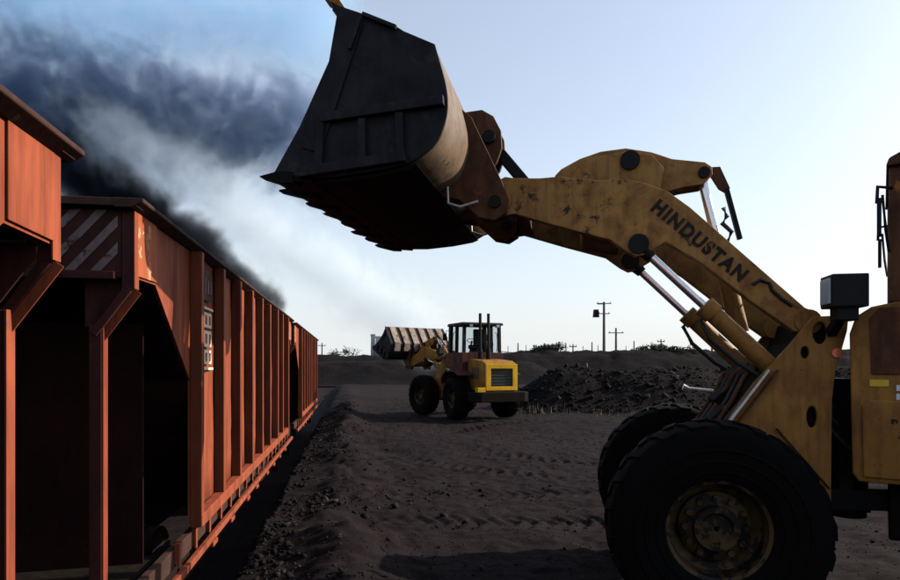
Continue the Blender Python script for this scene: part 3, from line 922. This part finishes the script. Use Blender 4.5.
    # ---- front frame
    tower = [(-.83, 2.395), (-.95, 2.40), (-1.09, 2.385), (-1.08, 2.28), (-.995, 1.955), (-.972, 1.73), (-.965, .95), (-.965, .75), (-.50, .62), (.32, .62), (.32, .95), (.05, 1.20), (-.16, 1.50), (-.40, 1.87), (-.66, 2.17)]
    for s in (1, -1):
        o = MB().prism(tower, s * .54, s * .58).build('tower_plate', P['tower'], root)
        cut_holes(o, [oval(-.885, 2.265, .055, .09), oval(-.775, 2.11, .032, .05), oval(-.825, 1.595, .04, .09), oval(-.30, 1.1, .12, .1)], .4, .7) if s > 0 else None
        b = o.modifiers.new('bevel', 'BEVEL'); b.width = .005; b.limit_method = 'ANGLE'
        MB().bar((-.56, s * .584, 1.50), (-.95, s * .584, 1.03), .008, .06, (0, 1, 0)).build('weld_strip', M['brown'], o)
        MB().prism(oval(-1.0, 2.105, .036, .036, 20), s * .58, s * .60).build('reflector', M['orange_lens'], root)
        MB().box((-.45, s * .35, 1.0), (1.0, .04, .85)).build('inner_plate', M['black'], root)
    MB().prism([(-.95, .85), (-.62, .80), (.28, .80), (.25, 1.0), (-.1, 1.35), (-.50, 2.0), (-.72, 2.25), (-.95, 2.32)], -.53, .53).build('front_frame', M['brown'], root) if not big else \
        MB().prism([(-.90, .75), (.28, .70), (.25, .95), (-.1, 1.20), (-.42, 1.75), (-.66, 1.98), (-.80, 2.20), (-.84, 2.375), (-1.02, 2.37), (-1.0, 2.25), (-.93, 1.9)], -.52, .52).build('front_frame', M['under'], root)
    ax = MB(); ax.tube([(0, -.95, .80), (0, .95, .80)], .17, 16); ax.tube([(0, -.3, .80), (0, .3, .80)], [.24, .24], 16); ax.build('front_axle', M['black'], root, smooth=40)
    for s in (1, -1):
        make_wheel(root, 0, s * 1.0, None, s)
    if big:
        MB().box((-.22, .28, 1.52), (.22, .26, .22), Matrix.Rotation(R(-48), 3, 'Y')).build('valve_block', M['under'], root, bevel=.02)
        MB().box((-.34, -.12, 1.66), (.26, .34, .18), Matrix.Rotation(R(-48), 3, 'Y')).build('valve_block', M['under'], root, bevel=.02)
        for q in range(7):
            y_ = -.40 + .13 * q
            x_ = -.50 - .02 * (q % 3)
            MB().tube([(x_, y_, 2.02), (x_ + .14, y_ + .03, 1.92), (x_ + .24, y_ + .02, 1.70), (x_ + .40, y_ + .03, 1.46), (x_ + .50, y_, 1.24)], .02 + .006 * (q % 2), 8).build('hose', M['hose'] if q % 3 else M['brown'], root, smooth=60)
    # headlamps on stalks
    for s in (1, -1):
        y = s * .86
        hl = MB(); hl.box((-.955, y, 2.56), (.25, .24, .245)); hl.box((-.955, y, 2.40), (.15, .15, .12)); hl.bar((-.955, y, 2.42), (-.955, s * .60, 2.26), .07, .07)
        h = hl.build('headlamp', M['black'], root, bevel=.01)
        MB().box((-.826, y, 2.56), (.012, .19, .19)).build('lamp_lens', M['lamp_lens'], h, bevel=.003)
    if big:
        MB().tube([(-.32, -.62, 1.75), (-.10, -.70, 1.77), (-.04, -.70, 1.79)], [.016, .016, .03], 8).build('dip_rod', M['pipe'], root, smooth=60)
        for q in range(4):
            t = q * .055
            MB().tube([(-.42 - t, .50 + .01 * q, 1.86 - t * .2), (-.28 - t, .50, 1.66), (-.14 - t * .8, .48, 1.48), (-.02 - t, .46, 1.30)], .018, 8).build('hose', M['hose'], root, smooth=60)
        for q in range(2):
            MB().bar((-.50 - .07 * q, .60 - .0 * q, 1.97), (-.14 - .07 * q, .60, 1.46), .014, .035, (0, 1, 0)).build('guard_bar', M['pipe'] if q == 0 else M['brown'], root)
    # ---- rear frame, pivoted on the articulation joint
    hp = Vector((-1.45, 0, 0))
    XR = Matrix.Translation(hp) @ Matrix.Rotation(R(artic), 4, 'Z') @ Matrix.Translation(-hp)
    jt = MB(); jt.tube([(-1.3, 0, .7), (-1.3, 0, 1.5)], .14, 16); jt.box((-1.1, 0, .82), (.6, .4, .1)); jt.box((-1.1, 0, 1.38), (.6, .4, .1)); jt.box((-1.7, 0, 1.1), (.7, .5, .12))
    jt.box((-1.12, 0, 1.45), (.10, .9, .9)); jt.box((-1.25, .40, .92), (.7, .10, .16)); jt.box((-1.25, -.40, .92), (.7, .10, .16))
    for q in range(5):
        y_ = .22 + .06 * q
        MB().tube([(-.98, y_, 1.95 - .11 * q), (-1.12, y_ + .03, 1.86 - .13 * q), (-1.26, y_ + .03, 1.80 - .12 * q), (-1.42, y_, 1.88 - .1 * q)], .02, 8).build('hose', M['hose'], root, smooth=60)
    jt.build('articulation_joint', M['black'], root, smooth=40)
    base = [(-1.41, 1.12), (-1.37, 1.18), (-1.35, 2.25), (-1.39, 2.38), (-1.49, 2.45), (-1.64, 2.48), (-3.05, 2.48), (-3.05, 1.75), (-2.4, 1.72), (-2.2, 1.12)]
    MB().prism(base, -.84, .84).build('cab_base', P['body'], root, XR, bevel=.015)
    for s in (1, -1):
        MB().prism([(-1.49, 1.94), (-1.48, 2.36), (-1.54, 2.44), (-2.3, 2.44), (-2.3, 1.94)], s * .841, s * .856).build('side_cover', M['brown'], root, XR, bevel=.004)
        MB().prism([(-1.44, 1.16), (-1.43, 1.70), (-1.48, 1.745), (-2.15, 1.745), (-2.15, 1.16)], s * .841, s * .862).build('tank_cover', P['body'], root, XR, bevel=.02)
        MB().box((-1.54, s * .843, 1.875), (.12, .006, .05)).build('decal', M['yellow_decal'], root, XR)
        for z in (1.84, 1.775):
            MB().box((-1.73, s * .843, z), (.17, .006, .045)).build('decal', M['white'], root, XR)
        # steps and fender
        st = MB()
        for z in (.55, .85):
            st.box((-2.06, s * .92, z), (.3, .22, .03))
        for x in (-2.2, -1.92):
            st.bar((x, s * 1.0, .53), (x, s * .86, 1.2), .03, .03)
        st.build('step', M['black'], root, XR)
        fd = [(-2.0, 1.30), (-2.12, 1.62), (-2.45, 1.80), (-3.2, 1.80), (-3.65, 1.66), (-3.65, 1.63), (-3.2, 1.765), (-2.47, 1.765), (-2.14, 1.59), (-2.03, 1.30)]
        MB().prism(fd, s * .66, s * 1.28).build('fender', P['body'], root, XR)
    MB().prism([(-1.6, .62), (-4.5, .72), (-4.5, 1.12), (-1.6, 1.10)], -.48, .48).build('rear_frame', M['black'], root, XR, bevel=.02)
    ax = MB(); ax.tube([(-2.9, -.95, .80), (-2.9, .95, .80)], .16, 14); ax.build('rear_axle', M['black'], root, XR, smooth=40)
    for s in (1, -1):
        make_wheel(root, -2.9, s * 1.0, XR, s)
    # hood, grille, counterweight
    hood = [(-3.06, 1.10), (-3.06, 2.20), (-3.2, 2.23), (-4.25, 2.16), (-4.46, 2.08), (-4.52, 1.95), (-4.52, 1.05)]
    hd = MB().prism(hood, -.62, .62).build('hood', P['hood'], root, XR, bevel=.03)
    for s in (1, -1):
        for k in range(5):
            MB().box((-3.45 - .13 * k, s * .622, 1.72), (.07, .012, .42)).build('louvre', M['grille'], hd, XR)
    MB().box((-4.53, 0, 1.56), (.04, .86, .66)).build('grille', M['grille'], hd, XR)
    for k in range(6):
        MB().box((-4.555, 0, 1.30 + .105 * k), (.012, .86, .025)).build('grille_bar', M['black'], hd, XR)
    for (y, z, sy, sz) in ((0, 1.96, 1.24, .16), (0, 1.18, 1.24, .14), (.525, 1.565, .19, .64), (-.525, 1.565, .19, .64)):
        MB().box((-4.555, y, z), (.08, sy, sz)).build('grille_frame', P['frame'], hd, XR, bevel=.012)
    for s in (1, -1):
        MB().box((-4.56, s * .78, .98), (.06, .20, .12)).build('tail_lamp', M['orange_lens'], root, XR, bevel=.005)
    cw = MB(); cw.prism([(-3.95, -1.05), (-4.62, -1.05), (-4.72, -.85), (-4.72, .85), (-4.62, 1.05), (-3.95, 1.05), (-3.95, .5), (-4.3, .5), (-4.3, -.5), (-3.95, -.5)], .70, 1.06, 'z')
    cw.build('counterweight', P['weight'], root, XR, bevel=.03)
    MB().box((-4.50, .80, 1.14), (.22, .3, .16)).build('battery_box', P['frame'], root, XR, bevel=.01)
    for s in (.22, -.12):
        e = MB(); e.tube([(-3.28, s, 2.2), (-3.28, s, 2.6)], .085, 12); e.tube([(-3.28, s, 2.6), (-3.28, s, 3.92)], .055, 12)
        e.build('exhaust_stack', M['black'], root, XR, smooth=40)
    # ---- cab
    x0, x1, yw, z0, z1 = -1.60, -3.02, .80, 2.48, 3.50
    for (x, lean, w) in ((x0 - .10, .04, .20), (-2.3, 0, .09), (x1 + .05, 0, .10)):
        for s in (1, -1):
            MB().bar((x, s * (yw - .06), z0), (x + lean * 0, s * (yw - .08), z1), .12, w, (1, 0, 0)).build('cab_pillar', cabp, root, XR, bevel=.01)
    rf = MB(); rf.prism([(x0 + .02, 3.50), (x0 - .0, 3.56), (x0 - .08, 3.60), (x1 - .02, 3.60), (x1 - .1, 3.55), (x1 - .1, 3.50)], -yw - .03, yw + .03)
    rf.build('cab_roof', cabp, root, XR, bevel=.012)
    wn_ = MB(); wn_.box((x0 - .10, 0, (z0 + z1) / 2), (.008, 2 * yw - .3, z1 - z0)); wn_.build('windscreen', M['glass'], root, XR)
    wn_ = MB(); wn_.box((x1 + .05, 0, (z0 + z1) / 2), (.008, 2 * yw - .3, z1 - z0)); wn_.build('rear_window', M['glass'], root, XR)
    for s in (1, -1):
        MB().box(((x0 - .2 - 2.255) / 2, s * (yw - .07), (z0 + z1) / 2), (.45, .008, z1 - z0)).build('side_window', M['glass'], root, XR)
        MB().box((-2.635, s * (yw - .07), (z0 + z1) / 2), (.56, .008, z1 - z0)).build('side_window', M['glass'], root, XR)
        # mirror on a bent arm
        ma = MB(); ma.tube([(x0 - .02, s * .78, 3.34), (x0 + .07, s * .86, 3.345), (x0 + .075, s * .87, 3.22)], .013, 8)
        ma.tube([(x0 + .04, s * .85, 3.28), (x0 + .02, s * .86, 3.02), (x0 + .0, s * .80, 2.86)], .011, 8)
        ma.box((x0 + .06, s * .92, 3.10), (.03, .16, .26))
        ma.build('mirror', M['black'], root, XR, smooth=40)
    for y in (-.55, .55):
        wl_ = MB().box((x1 - .16, y, 3.47), (.08, .16, .12)).build('work_lamp', M['black'], root, XR, bevel=.01)
        MB().box((x1 - .203, y, 3.47), (.006, .12, .09)).build('lamp_lens', M['lamp_lens'], wl_, XR)
    for s in (1, -1):
        MB().tube([(-2.42, s * .88, 2.52), (-2.42, s * .92, 2.60), (-2.42, s * .92, 3.2), (-2.42, s * .84, 3.28)], .014, 8).build('hand_rail', M['black'], root, XR, smooth=60)
        MB().tube([(-3.15, s * .60, 2.24), (-3.15, s * .60, 2.52), (-4.2, s * .60, 2.46), (-4.2, s * .60, 2.16)], .014, 8).build('hand_rail', M['black'], root, XR, smooth=60)
        MB().box((-2.34, s * (yw - .02), 2.80), (.03, .03, .12)).build('door_handle', M['black'], root, XR, bevel=.005)
    se = MB(); se.box((-2.5, 0, 2.70), (.5, .5, .16)); se.box((-2.74, 0, 3.05), (.14, .48, .62)); se.box((-2.5, 0, 2.56), (.3, .3, .16))
    se.build('seat', M['seat'], root, XR, bevel=.04)
    sw = MB(); sw.tube([(-1.92, 0, 2.5), (-2.08, 0, 2.95)], .035, 10)
    ring = [(-2.08 + .07 * math.sin(a) , .2 * math.cos(a), 2.95 + .19 * math.sin(a) * .45) for a in [i * math.pi / 9 for i in range(19)]]
    sw.tube(ring, .014, 6); sw.build('steering_wheel', M['black'], root, XR, smooth=60)
    return root

A_ = math.atan(130 / 640.0)
fg = dict(paint=M['ochre'], scuff=M['ochre_chip'], cab=M['brown'], tower=M['ochre'], body=M['ochre'], hood=M['ochre'], frame=M['ochre'], weight=M['ochre'], shell=M['shell'], back_ribs=0)
L1 = make_loader((2.195, 5.838, 0), math.pi - A_, 0, 0, -22.5, fg, True)
tag(L1, 'huge grimy ochre wheel loader in the foreground with its bucket raised high', 'wheel loader')
bgp = dict(paint=M['yellow_dirty'], scuff=M['yellow_dirty'], cab=M['black'], tower=M['yellow_dirty'], body=M['maroon'], hood=M['yellow_dirty'], frame=M['yellow'], weight=M['under'], shell=M['steel'], back_ribs=6)
L2 = make_loader((-.25, 26.6, 0), R(126), 32, -62, -13, bgp, False)
tag(L2, 'small yellow wheel loader in the middle distance seen from behind', 'wheel loader')

# ------------------------------------------------------------------ far things
def at(px, y): return (px - 450) / 640.0 * y
def zz(py, y): return CAM_H + (365 - py) / 640.0 * y
def pole(px, top, y, zb, r, label, arms=(), lamp=False, name='utility_pole', cat='pole', group=None):
    x, zt = at(px, y), zz(top, y)
    rt_ = empty(name, (x, y, zb))
    MB().tube([(0, 0, -.3), (0, 0, zt - zb)], [r, r * .7], 8).build('post', M['wood'], rt_, smooth=60)
    for (dz, w) in arms:
        MB().bar((-w, 0, zt - zb - dz), (w, 0, zt - zb - dz), .10, .12).build('crossarm', M['wood'], rt_)
        for q in (-.85, 0, .85):
            MB().tube([(q * w, 0, zt - zb - dz + .06), (q * w, 0, zt - zb - dz + .24)], .05, 6).build('insulator', M['farmetal'], rt_)
    if lamp:
        MB().bar((0, 0, zt - zb - .3), (-.9, 0, zt - zb - .3), .08, .08).build('lamp_arm', M['farmetal'], rt_)
        MB().prism([(-1.5, -.5), (-.7, -.5), (-.8, .55), (-1.4, .55)], -.3, .3).build('lamp_head', M['black'], rt_).location = (0, 0, zt - zb - 1.6)
    tag(rt_, label, cat, group)
    return rt_
pole(604, 302, 88, 3.4, .22, 'tallest pole on the right skyline with a lamp box near its top', ((.2, 1.0), (1.6, .8)), True, 'lamp_pole', 'lamp pole')
pole(616, 328, 92, 3.4, .18, 'mid height pole with a crossarm just right of the tall lamp pole', ((.7, 1.1),))
for i, (px, top, lab) in enumerate(((518, 343, 'short skyline post nearest the yellow loader cab'), (534, 345, 'short skyline post just left of the skyline bush'), (566, 345, 'short skyline post right of the skyline bush'), (573, 344, 'short forked skyline post left of the tall lamp pole'),
                                    (592, 342, 'short skyline post immediately left of the tall lamp pole'), (634, 341, 'short skyline post right of the crossarm pole'), (661, 339, 'short skyline post by the thorn bushes on the right'), (712, 330, 'skyline pole seen between the lift cylinders of the big loader'), (720, 336, 'second skyline pole seen between the lift cylinders'))):
    pole(px, top, 86 + (i % 3) * 2, 3.2, .11 if top > 336 else .16, lab, ((.35, .5),) if i in (3, 6) else (), False, 'skyline_post', 'post', 'posts on the skyline')
ORD = ['first', 'second', 'third', 'fourth', 'fifth', 'sixth', 'seventh', 'eighth', 'ninth', 'tenth', 'eleventh']
for i, (px, top) in enumerate(((508, 346), (526, 345), (545, 346), (557, 344), (583, 346), (598, 345), (626, 346), (643, 344), (652, 346), (673, 345), (690, 344))):
    pole(px, top, 85 + (i % 4) * 3, 3.2, .06, ORD[i] + ' thin stick on the skyline, counting rightwards from the yellow loader', (), False, 'skyline_stick', 'stick', 'thin sticks on the skyline')
for px, top, lab in ((373, 334, 'thinner of the two distant chimneys behind the small loader bucket'), (379, 336, 'thicker of the two distant chimneys behind the small loader bucket')):
    y = 210; x = at(px, y); r = .75 if px == 373 else 1.2
    c = empty('chimney', (x, y, -.2))
    MB().lathe([(r * 1.25, 0), (r, 6), (r * .9, zz(top, y))], (0, 0, 0), 16, 'z').build('stack', M['farmetal'], c, smooth=50)
    MB().lathe([(r * .92, zz(top, y) - .5), (r * 1.08, zz(top, y) - .45), (r * 1.08, zz(top, y) + .1), (r * .7, zz(top, y) + .1)], (0, 0, 0), 16, 'z').build('rim', M['black'], c, smooth=50)
    tag(c, lab, 'chimney', 'distant chimneys')
pole(322, 343, 120, 0, .16, 'thin distant pole just right of the farthest wagon', ((.5, .7),))
# pale stake on the near bank
stk = empty('marker_stake', (at(588, 31), 31, 1.5))
MB().tube([(.05, 0, -.2), (-.02, 0, .32), (-.07, 0, .60)], [.05, .04, .03], 8).build('stake', M['farmetal'], stk, smooth=60)
MB().bar((.05, 0, .1), (.26, 0, .02), .08, .1).build('base_board', M['farmetal'], stk)
tag(stk, 'pale leaning stake on the crest of the near coal bank', 'stake')

def bush(px, y, zb, w, h, label, seed, nleaf=900, name='bush'):
    rr = np.random.default_rng(seed)
    root = empty(name, (at(px, y), y, zb))
    mb = MB()
    for k in range(5):
        a = rr.uniform(0, 6.28); 
        tip = Vector((math.cos(a) * w * .33, math.sin(a) * w * .33, h * rr.uniform(.5, .8)))
        mb.tube([(0, 0, -.2), tip * .45 + Vector((0, 0, .05)), tip], [.07, .045, .015], 6)
    mb.build('trunk', M['wood'], root, smooth=60)
    cl = [(rr.uniform(-.5, .5) * w * .8, rr.uniform(-.5, .5) * w * .6, h * rr.uniform(.10, .75), rr.uniform(.14, .28) * w) for _ in range(11)]
    vs, fs = [], []
    for k in range(nleaf):
        cx, cy, cz, r = cl[rr.integers(len(cl))]
        d = rr.normal(size=3); d /= np.linalg.norm(d)
        c = np.array([cx, cy, cz]) + d * r * rr.uniform(.3, 1.0) * np.array([1, 1, .75])
        a, b = rr.normal(size=3), rr.normal(size=3)
        s = .10 + .12 * rr.random()
        a = a / np.linalg.norm(a) * s; b = b / np.linalg.norm(b) * s * .6
        o = len(vs)
        vs += [tuple(c - a), tuple(c + b), tuple(c + a), tuple(c - b)]
        fs.append((o, o + 1, o + 2, o + 3))
    MB().add(vs, fs).build('crown', M['leaf'], root, fix=False)
    tag(root, label, 'bush', 'bushes on the skyline')
bush(540, 84, 3.5, 3.0, 1.0, 'low dark bush on the skyline, left of the pair near the yellow loader', 3)
bush(551, 84, 3.5, 3.4, 1.3, 'rounder dark bush on the skyline, right of the pair near the yellow loader', 4)
bush(650, 84, 3.5, 3.8, .9, 'thorny bush on the skyline right of the crossarm pole', 5)
bush(664, 83, 3.5, 3.4, 1.2, 'taller bush on the skyline behind the near lift cylinder', 6)
bush(680, 83, 3.4, 4.0, .9, 'low spreading bush on the skyline partly behind the lift cylinders', 8)
bush(341, 122, 2.4, 6.0, 3.0, 'hazy distant tree between the farthest wagon and the small loader', 9, 1200, 'tree')

# dry weeds at the foot of the near bank
rr = np.random.default_rng(5)
vs, fs = [], []
for k in range(900):
    x = rr.uniform(2.8, 9.5) if k % 3 else rr.uniform(2.7, 4.6)
    y = rr.normal(26.6, .5)
    z = float(far_flat(np.array([x]), np.array([y]))[0])
    h = rr.uniform(.05, .75) ** 1.9 * (1.0 if x < 5 else .55)
    if math.sin(x * 2.1) + math.sin(x * 5.3 + 1) + rr.normal(0, .6) < 0: continue
    a = rr.uniform(0, 6.28); lean = rr.normal(0, .22) * h, rr.normal(0, .22) * h
    w = .012 + .02 * rr.random()
    o = len(vs)
    vs += [(x - w * math.cos(a), y - w * math.sin(a), z - .03), (x + w * math.cos(a), y + w * math.sin(a), z - .03), (x + lean[0], y + lean[1], z + h)]
    fs.append((o, o + 1, o + 2))
we = MB().add(vs, fs).build('dry_weeds', M['weed'], fix=False)
tag(we, 'dry weeds growing along the foot of the near coal bank', 'weeds', kind='stuff')

# ------------------------------------------------------------------ smoke
class GN(NT):
    def __init__(self, name):
        self.t = bpy.data.node_groups.new(name, 'GeometryNodeTree')
        self.t.interface.new_socket('Geometry', in_out='OUTPUT', socket_type='NodeSocketGeometry')
        self.out = self.t.nodes.new('NodeGroupOutput')
        self.pos = self.t.nodes.new('GeometryNodeInputPosition').outputs[0]
    def moved(self, off):
        nd = self.n('VectorMath', operation='ADD')
        self.link(self.pos, nd.inputs[0]); nd.inputs[1].default_value = off
        return nd.outputs[0]

def smoke(name, label, A, B, wA, wB, yc, yk, nscale, bite, cut, warp, seed, lo, hi, color, gain, voxel=.16, aniso=0.0, tail=.12, head=.2):
    """a bank of smoke on the line A-B (x, z), half widths wA-wB, noise eating into it so the edges break up"""
    t = GN(name)
    sep = t.n('SeparateXYZ'); t.link(t.pos, sep.inputs[0])
    X, Y, Z = sep.outputs
    nzA = t.n('TexNoise'); nzA.inputs['Scale'].default_value = .19; nzA.inputs['Detail'].default_value = 2
    t.link(t.moved((seed * 3.1, seed, seed * 1.7)), nzA.inputs['Vector'])
    sc_ = t.n('SeparateXYZ'); t.link(nzA.outputs['Color'], sc_.inputs[0])
    wx = t.math('MULTIPLY', t.math('SUBTRACT', sc_.outputs[0], .5), warp)
    wz = t.math('MULTIPLY', t.math('SUBTRACT', sc_.outputs[1], .5), warp)
    L = math.hypot(B[0] - A[0], B[1] - A[1]); ex, ez = (B[0] - A[0]) / L, (B[1] - A[1]) / L
    dx = t.math('SUBTRACT', X, A[0]); dz = t.math('SUBTRACT', Z, A[1])
    u = t.math('DIVIDE', t.math('ADD', t.math('MULTIPLY', dx, ex), t.math('MULTIPLY', dz, ez)), L)
    uc = t.math('MAXIMUM', t.math('MINIMUM', u, 1.0), 0.0)
    k = t.math('MULTIPLY_ADD', uc, .75, .25)
    dx = t.math('MULTIPLY_ADD', wx, k, dx); dz = t.math('MULTIPLY_ADD', wz, k, dz)
    w = t.math('ADD', t.math('MULTIPLY', dx, -ez), t.math('MULTIPLY', dz, ex))
    wd = t.math('MULTIPLY_ADD', uc, wB - wA, wA)
    e = t.math('DIVIDE', w, wd)
    ey = t.math('DIVIDE', t.math('SUBTRACT', Y, yc), t.math('MULTIPLY', wd, yk))
    o1 = t.math('DIVIDE', t.math('MAXIMUM', t.math('SUBTRACT', u, 1.0), 0.0), head)
    o0 = t.math('DIVIDE', t.math('MINIMUM', u, 0.0), tail)
    r2 = t.math('MULTIPLY', e, e)
    for q in (ey, o1, o0):
        r2 = t.math('MULTIPLY_ADD', q, q, r2)
    env = t.math('POWER', 2.718, t.math('MULTIPLY', r2, -1.0))
    n1 = t.noise(t.moved((seed * 7.3, seed * 2.1, seed * 5.7)), nscale, 9, .72, 1.0)
    q = t.math('ADD', env, t.math('MULTIPLY', t.math('SUBTRACT', n1, .5), bite))
    q = t.math('MAXIMUM', t.math('SUBTRACT', q, cut), 0.0)
    d = t.math('MULTIPLY', t.math('MULTIPLY', q, t.math('MINIMUM', t.math('MULTIPLY', env, 2.0), 1.0)), 1.0)
    d = t.math('MULTIPLY', d, t.math('GREATER_THAN', d, .004))
    vc = t.t.nodes.new('GeometryNodeVolumeCube')
    t.link(d, vc.inputs['Density'])
    vc.inputs['Min'].default_value = lo; vc.inputs['Max'].default_value = hi
    for i, ax in enumerate('XYZ'):
        vc.inputs['Resolution ' + ax].default_value = int((hi[i] - lo[i]) / voxel)
    m = NT(name)
    pv = m.n('VolumePrincipled')
    pv.inputs['Color'].default_value = (*color, 1)
    pv.inputs['Density'].default_value = gain
    pv.inputs['Anisotropy'].default_value = aniso
    m.link(pv.outputs[0], m.out.inputs['Volume'])
    sm = t.t.nodes.new('GeometryNodeSetMaterial')
    sm.inputs['Material'].default_value = m.m
    t.link(vc.outputs[0], sm.inputs[0]); t.link(sm.outputs[0], t.out.inputs[0])
    o = MB().box([(lo[i] + hi[i]) / 2 for i in range(3)], [hi[i] - lo[i] for i in range(3)]).build(name, m.m)
    md = o.modifiers.new('smoke', 'NODES'); md.node_group = t.t
    tag(o, label, 'smoke', kind='stuff')
    return o
smoke('black_smoke', 'black smoke hugging the roof line of the wagons', (-9.4, 5.2), (-19.5, 12.6), .75, 2.1, 34, 1.0, .44, 2.6, .28, 3.0, 1.0,
      (-28, 29.5, 2.6), (-5.5, 38.5, 18.5), (.03, .036, .05), 4.2, .13, tail=.06)
smoke('white_smoke', 'pale blue white smoke streaming above the black smoke', (-2.5, 4.4), (-15.4, 12.8), 1.7, 1.5, 30.6, 1.0, .46, 2.8, .32, 3.2, 2.0,
      (-21, 26.5, 1.6), (2.5, 35.5, 17), (.84, .93, 1.0), .80, .13, tail=.22, head=.25)
smoke('grey_smoke', 'mottled grey blue smoke cloud left of the raised bucket', (-7.0, 13.4), (-25, 16.2), 2.6, 3.9, 33, .8, .56, 4.2, .33, 5.5, 3.0,
      (-31, 28, 6), (-2.5, 38, 26), (.15, .235, .40), 1.35, .13, tail=.12)
smoke('thin_smoke', 'thin blue smoke veil at the top left of the sky', (-7.0, 19.6), (-23, 20.6), 3.0, 3.6, 33, .8, .50, 3.8, .30, 5.0, 4.0,
      (-31, 28, 11), (-1.5, 38, 28), (.50, .76, 1.0), .48, .15, tail=.2)
